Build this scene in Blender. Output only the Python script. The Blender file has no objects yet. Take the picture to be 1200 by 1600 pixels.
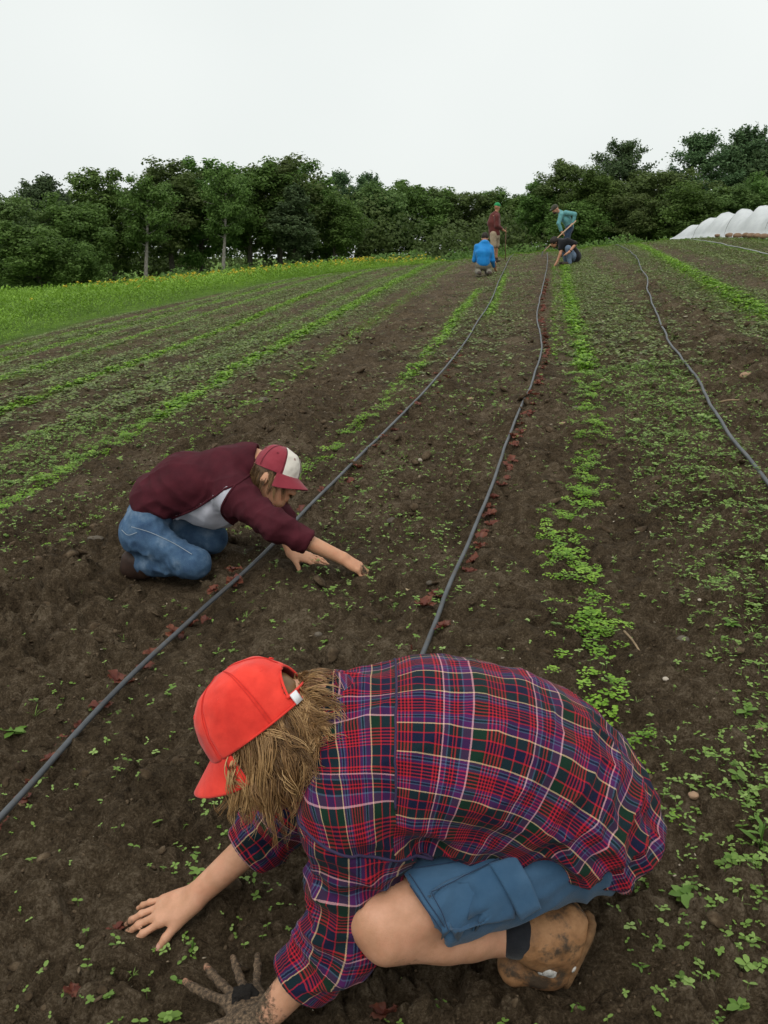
import bpy, math, random
import numpy as np
from mathutils import Vector, Matrix

# ------------------------------------------------------------------ camera, sky, sun, exposure
SC = bpy.context.scene
COL = SC.collection
PITCH = math.radians(16.5)      # the phone looks a little down
FPX = 1358.0                    # focal length in pixels of a 1200x1600 frame
CAMH = 1.45
SP, CP = math.sin(PITCH), math.cos(PITCH)
cam_d = bpy.data.cameras.new('camera')
cam_d.sensor_fit = 'VERTICAL'; cam_d.sensor_height = 36.0
cam_d.lens = 36.0 * FPX / 1600.0
cam_d.clip_start = 0.05; cam_d.clip_end = 2000
cam = bpy.data.objects.new('camera', cam_d); COL.objects.link(cam)
cam.location = (0, 0, CAMH); cam.rotation_euler = (math.pi / 2 - PITCH, 0, 0)
SC.camera = cam

SUN_EL, SUN_AZ = math.radians(58), math.radians(200)
world = bpy.data.worlds.new('World'); SC.world = world; world.use_nodes = True
wt = world.node_tree; wt.nodes.clear()
w_out = wt.nodes.new('ShaderNodeOutputWorld'); w_bg = wt.nodes.new('ShaderNodeBackground')
w_sky = wt.nodes.new('ShaderNodeTexSky'); w_sky.sky_type = 'NISHITA'; w_sky.sun_disc = False
w_sky.sun_elevation = SUN_EL; w_sky.sun_rotation = SUN_AZ; w_sky.air_density = 1.0; w_sky.dust_density = 4.0
w_hs = wt.nodes.new('ShaderNodeHueSaturation'); w_hs.inputs['Saturation'].default_value = 0.12
w_mix = wt.nodes.new('ShaderNodeMix'); w_mix.data_type = 'RGBA'
w_mix.inputs[0].default_value = 0.86                       # cloud layer over the clear sky
# the cloud layer: even pale grey with faint broad mottling
w_tc = wt.nodes.new('ShaderNodeTexCoord'); w_no = wt.nodes.new('ShaderNodeTexNoise')
w_no.inputs['Scale'].default_value = 1.6; w_no.inputs['Detail'].default_value = 3
w_cr = wt.nodes.new('ShaderNodeValToRGB')
w_cr.color_ramp.elements[0].position = 0.3; w_cr.color_ramp.elements[0].color = (6.9, 7.35, 7.2, 1)
w_cr.color_ramp.elements[1].position = 0.7; w_cr.color_ramp.elements[1].color = (8.1, 8.45, 8.25, 1)
L = wt.links.new
L(w_tc.outputs['Generated'], w_no.inputs['Vector']); L(w_no.outputs['Fac'], w_cr.inputs['Fac'])
L(w_sky.outputs[0], w_hs.inputs['Color']); L(w_hs.outputs[0], w_mix.inputs[6]); L(w_cr.outputs[0], w_mix.inputs[7])
L(w_mix.outputs[2], w_bg.inputs['Color']); w_bg.inputs['Strength'].default_value = 0.11
L(w_bg.outputs[0], w_out.inputs['Surface'])

sun_d = bpy.data.lights.new('sun', 'SUN'); sun_d.energy = 1.3; sun_d.angle = math.radians(40)
sun_d.color = (1.0, 0.97, 0.92)
sun = bpy.data.objects.new('sun', sun_d); COL.objects.link(sun)
_sd = Vector((math.sin(SUN_AZ) * math.cos(SUN_EL), math.cos(SUN_AZ) * math.cos(SUN_EL), math.sin(SUN_EL)))
sun.rotation_euler = (-_sd).to_track_quat('-Z', 'Y').to_euler()

SC.view_settings.view_transform = 'Standard'; SC.view_settings.look = 'None'
SC.view_settings.exposure = 0.16; SC.view_settings.gamma = 1.0
SC.view_settings.use_curve_mapping = False
SC.render.engine = 'CYCLES'
SC.cycles.use_denoising = True
SC.cycles.max_bounces = 8; SC.cycles.transparent_max_bounces = 8
SC.cycles.use_adaptive_sampling = True; SC.cycles.adaptive_threshold = 0.015

rng = np.random.default_rng(11)
random.seed(5)

# ------------------------------------------------------------------ helpers: objects and meshes
def A(*v): return np.array(v, float)
def unit(v): v = np.asarray(v, float); return v / np.linalg.norm(v)

def link(o, parent=None):
    COL.objects.link(o)
    if parent is not None: o.parent = parent
    return o

def tag(o, label=None, cat=None, group=None, kind=None):
    if label: o['label'] = label
    if cat: o['category'] = cat
    if group: o['group'] = group
    if kind: o['kind'] = kind
    return o

def empty(name, loc=(0, 0, 0)):
    o = bpy.data.objects.new(name, None); o.empty_display_size = 0.1
    COL.objects.link(o); o.location = [float(c) for c in loc]
    o['_o'] = [float(c) for c in loc]
    return o

def mesh(name, V, F, mats, smooth=True, attrs=None, cattrs=None, fmat=None):
    """V (n,3); F one index array (m,k) or a list of such arrays."""
    V = np.asarray(V, np.float32)
    Fs = [np.asarray(f, np.int32) for f in (F if isinstance(F, list) else [F]) if len(f)]
    me = bpy.data.meshes.new(name)
    me.vertices.add(len(V)); me.vertices.foreach_set('co', V.ravel())
    li = np.concatenate([f.ravel() for f in Fs]); cnt = np.concatenate([np.full(len(f), f.shape[1], np.int32) for f in Fs])
    st = np.concatenate([[0], np.cumsum(cnt)[:-1]]).astype(np.int32)
    me.loops.add(len(li)); me.loops.foreach_set('vertex_index', li)
    me.polygons.add(len(cnt)); me.polygons.foreach_set('loop_start', st)
    try: me.polygons.foreach_set('loop_total', cnt)
    except Exception: pass
    for m in (mats if isinstance(mats, (list, tuple)) else [mats]): me.materials.append(m)
    if fmat is not None: me.polygons.foreach_set('material_index', np.asarray(fmat, np.int32))
    me.update(calc_edges=True)
    me.polygons.foreach_set('use_smooth', np.full(len(cnt), bool(smooth)))
    for dom, dic in (('POINT', attrs), ('CORNER', cattrs)):
        for k, a in (dic or {}).items():
            a = np.asarray(a, np.float32)
            if a.ndim == 1:
                at = me.attributes.new(k, 'FLOAT', dom); at.data.foreach_set('value', a)
            elif a.shape[1] == 3:
                at = me.attributes.new(k, 'FLOAT_VECTOR', dom); at.data.foreach_set('vector', a.ravel())
    return me

def obj(name, me, parent=None):
    """the mesh is given in world coordinates; children of an Empty are shifted to its frame"""
    o = bpy.data.objects.new(name, me); COL.objects.link(o)
    if parent is not None:
        o.parent = parent
        r = parent
        while r.parent is not None: r = r.parent
        if '_o' in r.keys() and parent is r:
            o.location = [-c for c in r['_o']]
    return o

def grid_faces(nu, nv, closed_u=False):
    """indices for a grid stored as [iu*nv+iv]"""
    iu = np.arange(nu if closed_u else nu - 1); iv = np.arange(nv - 1)
    I, J = np.meshgrid(iu, iv, indexing='ij'); I2 = (I + 1) % nu
    return np.stack([I * nv + J, I2 * nv + J, I2 * nv + J + 1, I * nv + J + 1], -1).reshape(-1, 4)

class MB:
    """collects vertex/face blocks into one mesh"""
    def __init__(s): s.V = []; s.F = {}; s.n = 0; s.at = {}
    def add(s, V, F, **at):
        V = np.asarray(V, float); 
        for f in (F if isinstance(F, list) else [F]):
            f = np.asarray(f, int); s.F.setdefault(f.shape[1], []).append(f + s.n)
        s.V.append(V); s.n += len(V)
        for k, a in at.items():
            s.at.setdefault(k, []).append(np.broadcast_to(np.asarray(a, float), (len(V),) + np.shape(a)[1:] if np.ndim(a) else (len(V),)))
        return s
    def mesh(s, name, mat, smooth=True):
        return mesh(name, np.concatenate(s.V), [np.concatenate(f) for f in s.F.values()], mat, smooth,
                    {k: np.concatenate(a) for k, a in s.at.items()})

def frames(P):
    P = np.asarray(P, float); T = np.gradient(P, axis=0); T /= np.linalg.norm(T, axis=1)[:, None] + 1e-12
    up = A(0, 0, 1) if abs(T[0, 2]) < .9 else A(1, 0, 0)
    N = np.zeros_like(P); n = up - T[0] * (up @ T[0]); n /= np.linalg.norm(n)
    for i in range(len(P)):
        n = n - T[i] * (n @ T[i]); n /= np.linalg.norm(n) + 1e-12; N[i] = n
    return T, N, np.cross(T, N)

def tube(P, R, seg=8, caps=True):
    P = np.asarray(P, float); R = np.broadcast_to(np.asarray(R, float), (len(P),))
    T, N, B = frames(P); a = np.linspace(0, 2 * math.pi, seg, endpoint=False)
    V = P[:, None] + R[:, None, None] * (np.cos(a)[None, :, None] * N[:, None] + np.sin(a)[None, :, None] * B[:, None])
    n = len(P); V = V.reshape(-1, 3)
    I, J = np.meshgrid(np.arange(n - 1), np.arange(seg), indexing='ij'); J2 = (J + 1) % seg
    F = np.stack([I * seg + J, I * seg + J2, (I + 1) * seg + J2, (I + 1) * seg + J], -1).reshape(-1, 4)
    Fl = [F]
    if caps:
        k = len(V); V = np.concatenate([V, P[:1], P[-1:]])
        j = np.arange(seg); Fl.append(np.stack([np.full(seg, k), (j + 1) % seg, j], -1))
        Fl.append(np.stack([np.full(seg, k + 1), (n - 1) * seg + j, (n - 1) * seg + (j + 1) % seg], -1))
    return V, Fl

def spline(P, n):
    """Catmull-Rom through P, n points"""
    P = np.asarray(P, float); Q = np.concatenate([2 * P[:1] - P[1:2], P, 2 * P[-1:] - P[-2:-1]])
    d = np.concatenate([[0], np.cumsum(np.linalg.norm(np.diff(P, axis=0), axis=1))]); t = np.linspace(0, d[-1], n)
    i = np.clip(np.searchsorted(d, t, 'right') - 1, 0, len(P) - 2); f = ((t - d[i]) / (d[i + 1] - d[i]))[:, None]
    a, b, c, e = Q[i], Q[i + 1], Q[i + 2], Q[i + 3]
    return .5 * ((2 * b) + (c - a) * f + (2 * a - 5 * b + 4 * c - e) * f ** 2 + (3 * b - a - 3 * c + e) * f ** 3)

# ------------------------------------------------------------------ helpers: noise
def _h(i, j, k=0, s=0):
    n = (i.astype(np.int64) * 374761393 + j.astype(np.int64) * 668265263 + np.int64(s) * 974634777 + (k.astype(np.int64) * 2147483647 if not np.isscalar(k) else np.int64(k))) & 0xffffffff
    n = ((n ^ (n >> 13)) * 1274126177) & 0xffffffff
    n = ((n ^ (n >> 16)) * 2246822519) & 0xffffffff
    return ((n ^ (n >> 15)) & 0xffffff) / float(0xffffff)

def vn2(x, y, s=0):
    i = np.floor(x); j = np.floor(y); fx = x - i; fy = y - j; fx = fx * fx * fx * (fx * (fx * 6 - 15) + 10); fy = fy * fy * fy * (fy * (fy * 6 - 15) + 10)
    a = _h(i, j, 0, s); b = _h(i + 1, j, 0, s); c = _h(i, j + 1, 0, s); d = _h(i + 1, j + 1, 0, s)
    return (a + (b - a) * fx) * (1 - fy) + (c + (d - c) * fx) * fy

def fbm2(x, y, o=4, s=0, g=.5):
    t = 0; a = 1; m = 0
    for q in range(o):
        t = t + a * vn2(x * 2 ** q + q * 17.3, y * 2 ** q - q * 9.1, s + q); m += a; a *= g
    return t / m

def vn3(P, s=0):
    i = np.floor(P); f = P - i; f = f * f * (3 - 2 * f); x, y, z = i[:, 0], i[:, 1], i[:, 2]
    r = 0
    for dz in (0, 1):
        wz = f[:, 2] if dz else 1 - f[:, 2]
        for dy in (0, 1):
            wy = f[:, 1] if dy else 1 - f[:, 1]
            for dx in (0, 1):
                wx = f[:, 0] if dx else 1 - f[:, 0]
                r = r + wx * wy * wz * _h(x + dx, y + dy, (z + dz) * 7919., s)
    return r

def fbm3(P, o=3, s=0):
    t = 0; a = 1; m = 0
    for q in range(o): t = t + a * vn3(P * 2 ** q + q * 11.7, s + q); m += a; a *= .5
    return t / m

def worley2(x, y, s=0):
    """distance to the nearest feature point and that cell's random value"""
    i = np.floor(x); j = np.floor(y); best = np.full(x.shape, 9.); rv = np.zeros(x.shape)
    for di in (-1, 0, 1):
        for dj in (-1, 0, 1):
            ci, cj = i + di, j + dj
            d = (ci + _h(ci, cj, 0, s) - x) ** 2 + (cj + _h(ci, cj, 0, s + 50) - y) ** 2
            m = d < best; best = np.where(m, d, best); rv = np.where(m, _h(ci, cj, 0, s + 90), rv)
    return np.sqrt(best), rv

def sstep(a, b, x): t = np.clip((x - a) / (b - a), 0, 1); return t * t * (3 - 2 * t)

# ------------------------------------------------------------------ helpers: bodies as smooth distance fields
def smin(a, b, k):
    if k <= 0: return np.minimum(a, b)
    h = np.clip(k - np.abs(a - b), 0, None) / k
    return np.minimum(a, b) - h * h * k * .25
def smax(a, b, k): return -smin(-a, -b, k)

def rc(a, b, ra, rb, k=.02):
    """round cone"""
    a = np.asarray(a, np.float32); ba = np.asarray(b, np.float32) - a; L2 = float(ba @ ba) + 1e-12
    def f(P):
        pa = P - a; h = np.clip(pa @ ba / L2, 0, 1); q = pa - h[:, None] * ba
        return np.sqrt(np.einsum('ij,ij->i', q, q)) - (ra + (rb - ra) * h)
    f.k = k; f.bb = (np.minimum(a - ra, a + ba - rb), np.maximum(a + ra, a + ba + rb)); return f

def fc(a, b, ra, rb, axis, ratio, k=.03):
    """flattened cone: its section is `ratio` times wider along axis"""
    ax = unit(axis).astype(np.float32); a = np.asarray(a, np.float32); ba = np.asarray(b, np.float32) - a
    sq = lambda v: v - np.multiply.outer(v @ ax, ax) * (1 - 1 / ratio)
    ba2 = sq(ba); L2 = float(ba2 @ ba2) + 1e-12
    def f(P):
        pa = sq(P - a); h = np.clip(pa @ ba2 / L2, 0, 1); q = pa - h[:, None] * ba2
        return np.sqrt(np.einsum('ij,ij->i', q, q)) - (ra + (rb - ra) * h)
    R = max(ra, rb) * max(ratio, 1)
    f.k = k; f.bb = (np.minimum(a, a + ba) - R, np.maximum(a, a + ba) + R); return f

def el(c, axes, r, k=.02):
    """ellipsoid; axes: three unit rows"""
    c = np.asarray(c, np.float32); M = np.asarray(axes, np.float32); r = np.asarray(r, np.float32)
    def f(P):
        q = (P - c) @ M.T; a = q / r; k0 = np.sqrt((a * a).sum(1)) + 1e-9; b = a / r; k1 = np.sqrt((b * b).sum(1)) + 1e-9
        return k0 * (k0 - 1) / k1
    f.k = k; f.bb = (c - r.max(), c + r.max()); return f

def grp(prims, k=None):
    """smooth union in order"""
    def f(P):
        d = None
        for p in prims:
            e = p(P); d = e if d is None else smin(d, e, p.k)
        return d
    f.k = k if k is not None else .02
    f.bb = (np.min([p.bb[0] for p in prims], 0), np.max([p.bb[1] for p in prims], 0)); return f

def cull(g, m=.05):
    """evaluate a group only near its own box; elsewhere the distance to the box does"""
    lo = np.asarray(g.bb[0], np.float32) - .01; hi = np.asarray(g.bb[1], np.float32) + .01
    def f(P):
        q = np.maximum(np.maximum(lo - P, P - hi), 0); d = np.sqrt((q * q).sum(1)) + .012; k = d < m
        if k.any(): d[k] = g(P[k])
        return d
    f.k = g.k; f.bb = g.bb; return f

def cut(base, cutters, k=.004):
    def f(P):
        d = base(P)
        for c in cutters: d = smax(d, -c(P), k)
        return d
    f.k = base.k; f.bb = base.bb; return f

def half(p, n):
    """half space on the side the normal points to"""
    p = np.asarray(p, np.float32); n = unit(n).astype(np.float32)
    f = lambda P: -((P - p) @ n)
    f.k = 0; return f

def grad(f, V, e=.0015):
    K = np.array([[1, -1, -1], [-1, -1, 1], [-1, 1, -1], [1, 1, 1]], np.float32)
    g = 0
    for k in K: g = g + k[None] * f(V + k * e)[:, None]
    return g / (4 * e)

def surf(f, h, pad=None):
    """naive surface nets, block-sparse; returns V, quads"""
    pad = pad or 3 * h
    lo = np.asarray(f.bb[0], float) - pad; hi = np.asarray(f.bb[1], float) + pad
    B = 8; nb = np.ceil((hi - lo) / (h * B)).astype(int); n = nb * B + 1
    D = np.ones(n, np.float32)
    bi = np.stack(np.meshgrid(*[np.arange(q) for q in nb], indexing='ij'), -1).reshape(-1, 3)
    cen = (lo + (bi * B + B / 2) * h).astype(np.float32)
    d = f(cen); act = np.abs(d) < h * B * 1.35 + .01
    Dv = D
    for b_, s_ in zip(bi[~act & (d < 0)], d): Dv[b_[0]*B:b_[0]*B+B+1, b_[1]*B:b_[1]*B+B+1, b_[2]*B:b_[2]*B+B+1] = -1
    o = np.stack(np.meshgrid(*[np.arange(B + 1)] * 3, indexing='ij'), -1).reshape(-1, 3)
    ab = bi[act]
    for c0 in range(0, len(ab), 600):
        q = ab[c0:c0 + 600]; idx = (q[:, None] * B + o[None]).reshape(-1, 3)
        val = f((lo + idx * h).astype(np.float32))
        D[idx[:, 0], idx[:, 1], idx[:, 2]] = val
    S = D < 0
    c8 = [(i, j, k) for i in (0, 1) for j in (0, 1) for k in (0, 1)]
    m = n - 1; cnt = np.zeros(m, np.int8)
    for i, j, k in c8: cnt += S[i:i + m[0], j:j + m[1], k:k + m[2]]
    ci = np.argwhere((cnt > 0) & (cnt < 8)); vid = np.full(m, -1, np.int32); vid[ci[:, 0], ci[:, 1], ci[:, 2]] = np.arange(len(ci))
    acc = np.zeros((len(ci), 3)); w = np.zeros(len(ci))
    for a in c8:
        for ax in range(3):
            if a[ax]: continue
            b = list(a); b[ax] = 1
            da = D[ci[:, 0] + a[0], ci[:, 1] + a[1], ci[:, 2] + a[2]]; db = D[ci[:, 0] + b[0], ci[:, 1] + b[1], ci[:, 2] + b[2]]
            x = (da < 0) != (db < 0); t = np.where(x, da / np.where(x, da - db, 1), 0)
            p = np.array(a, float)[None] + np.eye(3)[ax][None] * t[:, None]
            acc += p * x[:, None]; w += x
    V = lo + (ci + acc / w[:, None]) * h
    Q = []
    for ax in range(3):
        u, v = (ax + 1) % 3, (ax + 2) % 3
        sl = [slice(None)] * 3; sl[ax] = slice(0, -1); sa = S[tuple(sl)]; sl[ax] = slice(1, None); sb = S[tuple(sl)]
        e = np.argwhere(sa != sb); e = e[(e[:, u] > 0) & (e[:, v] > 0) & (e[:, u] < m[u]) & (e[:, v] < m[v])]
        ids = []
        for du, dv in ((1, 1), (0, 1), (0, 0), (1, 0)):
            c = e.copy(); c[:, u] -= du; c[:, v] -= dv; ids.append(vid[c[:, 0], c[:, 1], c[:, 2]])
        q = np.stack(ids, -1); fl = ~sa[e[:, 0], e[:, 1], e[:, 2]]
        q[fl] = q[fl][:, ::-1]; Q.append(q)
    Q = np.concatenate(Q); Q = Q[(Q >= 0).all(1)]
    V = V.astype(np.float32)
    for _ in range(2):
        g = grad(f, V, h * .4); st = f(V)[:, None] * g / ((g * g).sum(1)[:, None] + 1e-6)
        V = V - np.clip(st, -h, h)
    return V, Q

def bvh(V, Q):
    from mathutils.bvhtree import BVHTree
    return BVHTree.FromPolygons([tuple(map(float, v)) for v in V], [tuple(map(int, q)) for q in Q])

def face_avg(a, Q): return a[Q].mean(1)

# ------------------------------------------------------------------ helpers: node materials
class Mat:
    def __init__(s, name):
        s.m = bpy.data.materials.new(name); s.m.use_nodes = True; s.t = s.m.node_tree; s.t.nodes.clear()
        s.out = s.t.nodes.new('ShaderNodeOutputMaterial'); s.b = s.t.nodes.new('ShaderNodeBsdfPrincipled')
        s.t.links.new(s.b.outputs[0], s.out.inputs[0])
    def n(s, ty, **kw):
        nd = s.t.nodes.new('ShaderNode' + ty)
        for k, v in kw.items():
            if k in ('i',): 
                for kk, vv in v.items(): s.set(nd.inputs[kk], vv)
            else: setattr(nd, k, v)
        return nd
    def set(s, sock, v):
        if isinstance(v, bpy.types.NodeSocket): s.t.links.new(v, sock)
        elif isinstance(v, bpy.types.Node): s.t.links.new(v.outputs[0], sock)
        else:
            if isinstance(v, (tuple, list)) and len(v) == 3 and sock.type == 'RGBA': v = (*v, 1)
            sock.default_value = v
    def p(s, **kw):
        for k, v in kw.items(): s.set(s.b.inputs[k.replace('_', ' ')], v)
        return s
    def noise(s, scale, detail=3, rough=.55, vec=None, dist=0):
        nd = s.n('TexNoise', i={'Scale': scale, 'Detail': detail, 'Roughness': rough, 'Distortion': dist})
        if vec is not None: s.set(nd.inputs['Vector'], vec)
        return nd.outputs['Fac']
    def obco(s): return s.n('TexCoord').outputs['Object']
    def gpos(s): return s.n('NewGeometry').outputs['Position']
    def attr(s, name, out='Fac'): return s.n('Attribute', attribute_name=name).outputs[out]
    def ramp(s, fac, stops, interp='LINEAR'):
        nd = s.n('ValToRGB'); cr = nd.color_ramp; cr.interpolation = interp
        while len(cr.elements) < len(stops): cr.elements.new(1.0)
        for e, (p, c) in zip(cr.elements, stops): e.position = p; e.color = (*c, 1) if not np.isscalar(c) else (c, c, c, 1)
        s.set(nd.inputs[0], fac); return nd.outputs[0]
    def mix(s, f, a, b, mode='MIX'):
        nd = s.n('Mix', data_type='RGBA', blend_type=mode); s.set(nd.inputs[0], f); s.set(nd.inputs[6], a); s.set(nd.inputs[7], b); return nd.outputs[2]
    def math(s, op, a, b=0.0, c=0.0):
        nd = s.n('Math', operation=op); s.set(nd.inputs[0], a); s.set(nd.inputs[1], b); s.set(nd.inputs[2], c); return nd.outputs[0]
    def sep(s, v): nd = s.n('SeparateXYZ'); s.set(nd.inputs[0], v); return nd.outputs
    def bump(s, h, strength=.4, dist=.005, normal=None):
        nd = s.n('Bump', i={'Strength': strength, 'Distance': dist, 'Height': h})
        if normal is not None: s.set(nd.inputs['Normal'], normal)
        s.set(s.b.inputs['Normal'], nd.outputs[0]); return nd.outputs[0]

def fabric(name, c1, c2, rough=.9, wr=60, weave=1800, bs=.25):
    m = Mat(name); co = m.obco()
    col = m.ramp(m.noise(wr * .2, 4, .6, co), [(.3, c1), (.7, c2)])
    m.p(Base_Color=col, Roughness=rough, Sheen_Weight=.15)
    m.b.inputs['Specular IOR Level'].default_value = .2
    h = m.math('ADD', m.noise(wr, 3, .6, co), m.math('MULTIPLY', m.noise(weave, 1, .5, co), .25))
    m.bump(h, bs, .004); return m.m

def simple(name, col, rough=.6, var=.15, scale=20, bs=0., spec=.3, metal=0.):
    m = Mat(name); co = m.obco(); c = np.array(col)
    m.p(Base_Color=m.ramp(m.noise(scale, 4, .6, co), [(.3, tuple(c * (1 - var))), (.7, tuple(np.minimum(c * (1 + var), 1)))]), Roughness=rough, Metallic=metal)
    m.b.inputs['Specular IOR Level'].default_value = spec
    if bs: m.bump(m.noise(scale * 4, 4, .6, co), bs, .003)
    return m.m

# ------------------------------------------------------------------ the field: a plane rising to the right and away, with a crest
ROW_AZ = math.radians(10.0)      # the crop rows run 10 degrees right of the view
RS, RCO = math.sin(ROW_AZ), math.cos(ROW_AZ)
def to_uv(x, y): return x * RCO - y * RS, x * RS + y * RCO
def to_xy(u, v): return u * RCO + v * RS, -u * RS + v * RCO
EDGE_V = [-5, 8, 15.2, 19.4, 23.2, 30.6, 36, 45, 90]; EDGE_U = [-9.4, -9.8, -10.1, -10.3, -9.6, -8.8, -6.5, -4, 0]
def edge_u(v): return np.interp(v, EDGE_V, EDGE_U)       # left border of the tilled field

def macro(x, y):
    xe = 24 * np.tanh(x / 24.); t = np.clip(y - 27, 0, None)
    k = .0025; d = np.where(t < 16, k * t * t, k * 256 + (np.minimum(t, 40) - 16) * 2 * k * 16)
    u, v = to_uv(x, y)
    w = .80 + .20 * sstep(-11, -5, u)
    ye = np.minimum(y, 75)
    return .1 * xe + .031 * ye - d * w

def rough(u, v):
    r = .45 + .5 * fbm2(u * .9 + 3, v * .35 + 7, 3, 21)
    r += .65 * np.exp(-((u - 1.75) / .4) ** 2) * sstep(4, 7, v)          # broken ground right of the third hose
    r += .35 * np.exp(-((u + 2.15) / .5) ** 2)
    r += .4 * np.exp(-((u + 1.9) / .5) ** 2 - ((v - 3.0) / .7) ** 2)
    return r

# small hollows made by boots and knees, (x, y, radius, depth)
HOLLOWS = [(.36, 1.42, .16, .03), (.78, 2.55, .12, .04), (1.02, 2.95, .1, .03), (-1.3, 3.75, .2, .03), (-.34, 1.43, .1, .02)]

CALM = [(-.52, 1.625, .12), (-.31, 1.43, .12), (-.15, 3.74, .12), (-.34, 3.86, .12), (.34, 1.42, .1), (-.95, 3.72, .15)]     # soil pressed smooth by hands, knees and boots
def ground_z(x, y, cell=0.0):
    x = np.asarray(x, float); y = np.asarray(y, float); u, v = to_uv(x, y)
    z = macro(x, y)
    til = sstep(-.4, .4, u - edge_u(v))
    r = rough(u, v) * til
    for cx, cy, cr in CALM: r = r * (1 - .88 * np.exp(-((x - cx) ** 2 + (y - cy) ** 2) / cr ** 2))
    fade = lambda s: 1 - sstep(.3, .6, np.asarray(cell) / s)
    z = z + til * (.022 * np.cos(u * 2 * math.pi / .95 + .6) * sstep(1, 3, v) + .05 * (fbm2(u * 1.3, v * .5, 3, 5) - .5))
    wx = x + .03 * (vn2(x * 14, y * 14, 31) - .5); wy = y + .03 * (vn2(x * 14, y * 14, 32) - .5)
    for s, a, sd in ((.19, .060, 1), (.080, .044, 2)):
        f = fade(s)
        if np.max(f) > 0:
            d, rv = worley2(wx / s, wy / s, sd)
            z = z + r * f * a * (np.clip(1 - d * 1.25, 0, 1) ** .7) * (.1 + 1.2 * rv ** 1.5)
    for s, a, sd in ((.14, .060, 9), (.06, .050, 10), (.028, .034, 11), (.013, .016, 12)):
        f = fade(s * .9); k = np.broadcast_to(f > 0, x.shape)
        if k.any():
            q = np.zeros(x.shape); q[k] = vn2(wx[k] / s, wy[k] / s, sd); q = np.abs(q - .5) * 2; z = z + r * f * a * (q ** .8 - .5)
    for hx, hy, hr, hd in HOLLOWS:
        z = z - hd * np.exp(-((x - hx) ** 2 + (y - hy) ** 2) / hr ** 2)
    return z
def gz(x, y): return float(ground_z(np.array([x]), np.array([y]))[0])

# ---- where things grow: rows of weeds and the loose carpet of seedlings between
#        u at v control points, half width, strength, v range
BANDS = [
    ([2.2, 3.25, 3.8, 4.4, 6.3, 8.5, 12.8, 20, 30], [.26, .20, .12, .24, .40, .44, .44, .51, .6], .13, 1.0, 2.0, 25),
    ([3, 4.9, 7, 12, 18, 30], [-1.62, -1.46, -1.24, -1.24, -1.29, -1.4], .13, .85, 4.4, 19),
    ([12, 14.6, 20, 30], [-.78, -.78, -.87, -1.0], .09, .8, 13, 24),
    ([2, 4.8, 6, 10.7, 25.7, 36], [-3.35, -3.32, -3.28, -3.54, -3.78, -4], .14, 1.2, 2, 34),
    ([4, 8, 13, 29, 36], [-5.46, -5.46, -5.37, -5.84, -6], .13, 1.2, 4, 34),
    ([6, 10, 17, 27, 36], [-6.8, -6.81, -7.0, -7.29, -7.4], .22, .75, 5, 34),
    ([6, 10, 30], [-4.2, -4.2, -4.5], .2, .42, 5, 30), ([6, 10, 30], [-9.3, -9.4, -8.9], .2, .6, 6, 34), ([6, 10, 30], [-8.3, -8.3, -8.2], .26, .7, 6, 34), ([3, 7, 24], [-2.5, -2.55, -2.75], .16, .34, 4, 30),
    ([6, 10.9, 15.9, 31.8, 40], [2.55, 2.58, 2.69, 3.18, 3.4], .24, 1.0, 7, 37), ([10, 20, 33], [4.6, 4.72, 4.9], .16, .55, 14, 36),
    ([6, 15, 30], [.12, .22, .3], .07, .4, 9, 25), ([10, 20, 40], [6.2, 6.3, 6.6], .6, .5, 18, 45),
]
def band_w(u, v):
    w = np.zeros_like(u)
    for vs, us, hw, s, v0, v1 in BANDS:
        hw = hw * (.78 if v0 > 2.5 else 1.0); c = np.interp(v, vs, us) + .035 * (fbm2(v * 1.6, u * 0 + hw * 50, 2, 3) - .5) * 2
        g = np.exp(-((u - c) / hw) ** 2 * 1.3) * sstep(v0 - .6, v0 + .4, v) * (1 - sstep(v1 - 2, v1 + 1, v))
        gap = .72 + .28 * sstep(.28, .45, fbm2(v * .9 + hw * 77, u * .8, 3, 8))
        w = np.maximum(w, np.minimum(g * s * gap, 1))
    return w
def carpet(u, v):
    """seedlings per square metre away from the rows"""
    n = fbm2(u * 1.7, v * 1.1, 3, 13); p = sstep(.36, .62, n)
    d = 125 + 170 * sstep(4, 9, v) * (.3 + p)
    d = d + 3000 * sstep(.45, .7, u) * (1 - sstep(1.05, 1.35, u)) * (.55 + p)      # right of the wide weed row
    d = d + 900 * sstep(.15, .35, u) * (1 - sstep(.5, .8, u)) * p
    d = d + 1100 * sstep(1.25, 1.5, u) * (.5 + p) * sstep(1.4, 5, v)
    d = d + 1250 * sstep(-3.05, -3.4, u) * (.25 + p)                                # the left beds
    d = d + 560 * sstep(-2.2, -2.6, u) * p
    d = d + 420 * sstep(-1.3, -1.1, u) * (1 - sstep(-.35, -.2, u)) * p             # between the two hoses
    d = d * (1 - .85 * np.exp(-((u + 2.0) / .35) ** 2)) * (1 - .8 * np.exp(-((u - 1.75) / .3) ** 2))
    d = np.maximum(d, 0)
    d = d * (1 - .8 * np.exp(-((u + 4.7) / .14) ** 2)) * (1 - .75 * np.exp(-((u + 6.2) / .2) ** 2)) * (1 - .7 * np.exp(-((u + 9.4) / .3) ** 2)) * (1 - .7 * np.exp(-((u + 7.7) / .18) ** 2))
    d = d * (1 - .8 * np.exp(-((u - 3.4) / .35) ** 2)) * (1 - .6 * np.exp(-((u - .0) / .12) ** 2) * sstep(4, 8, v))
    return d

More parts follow.
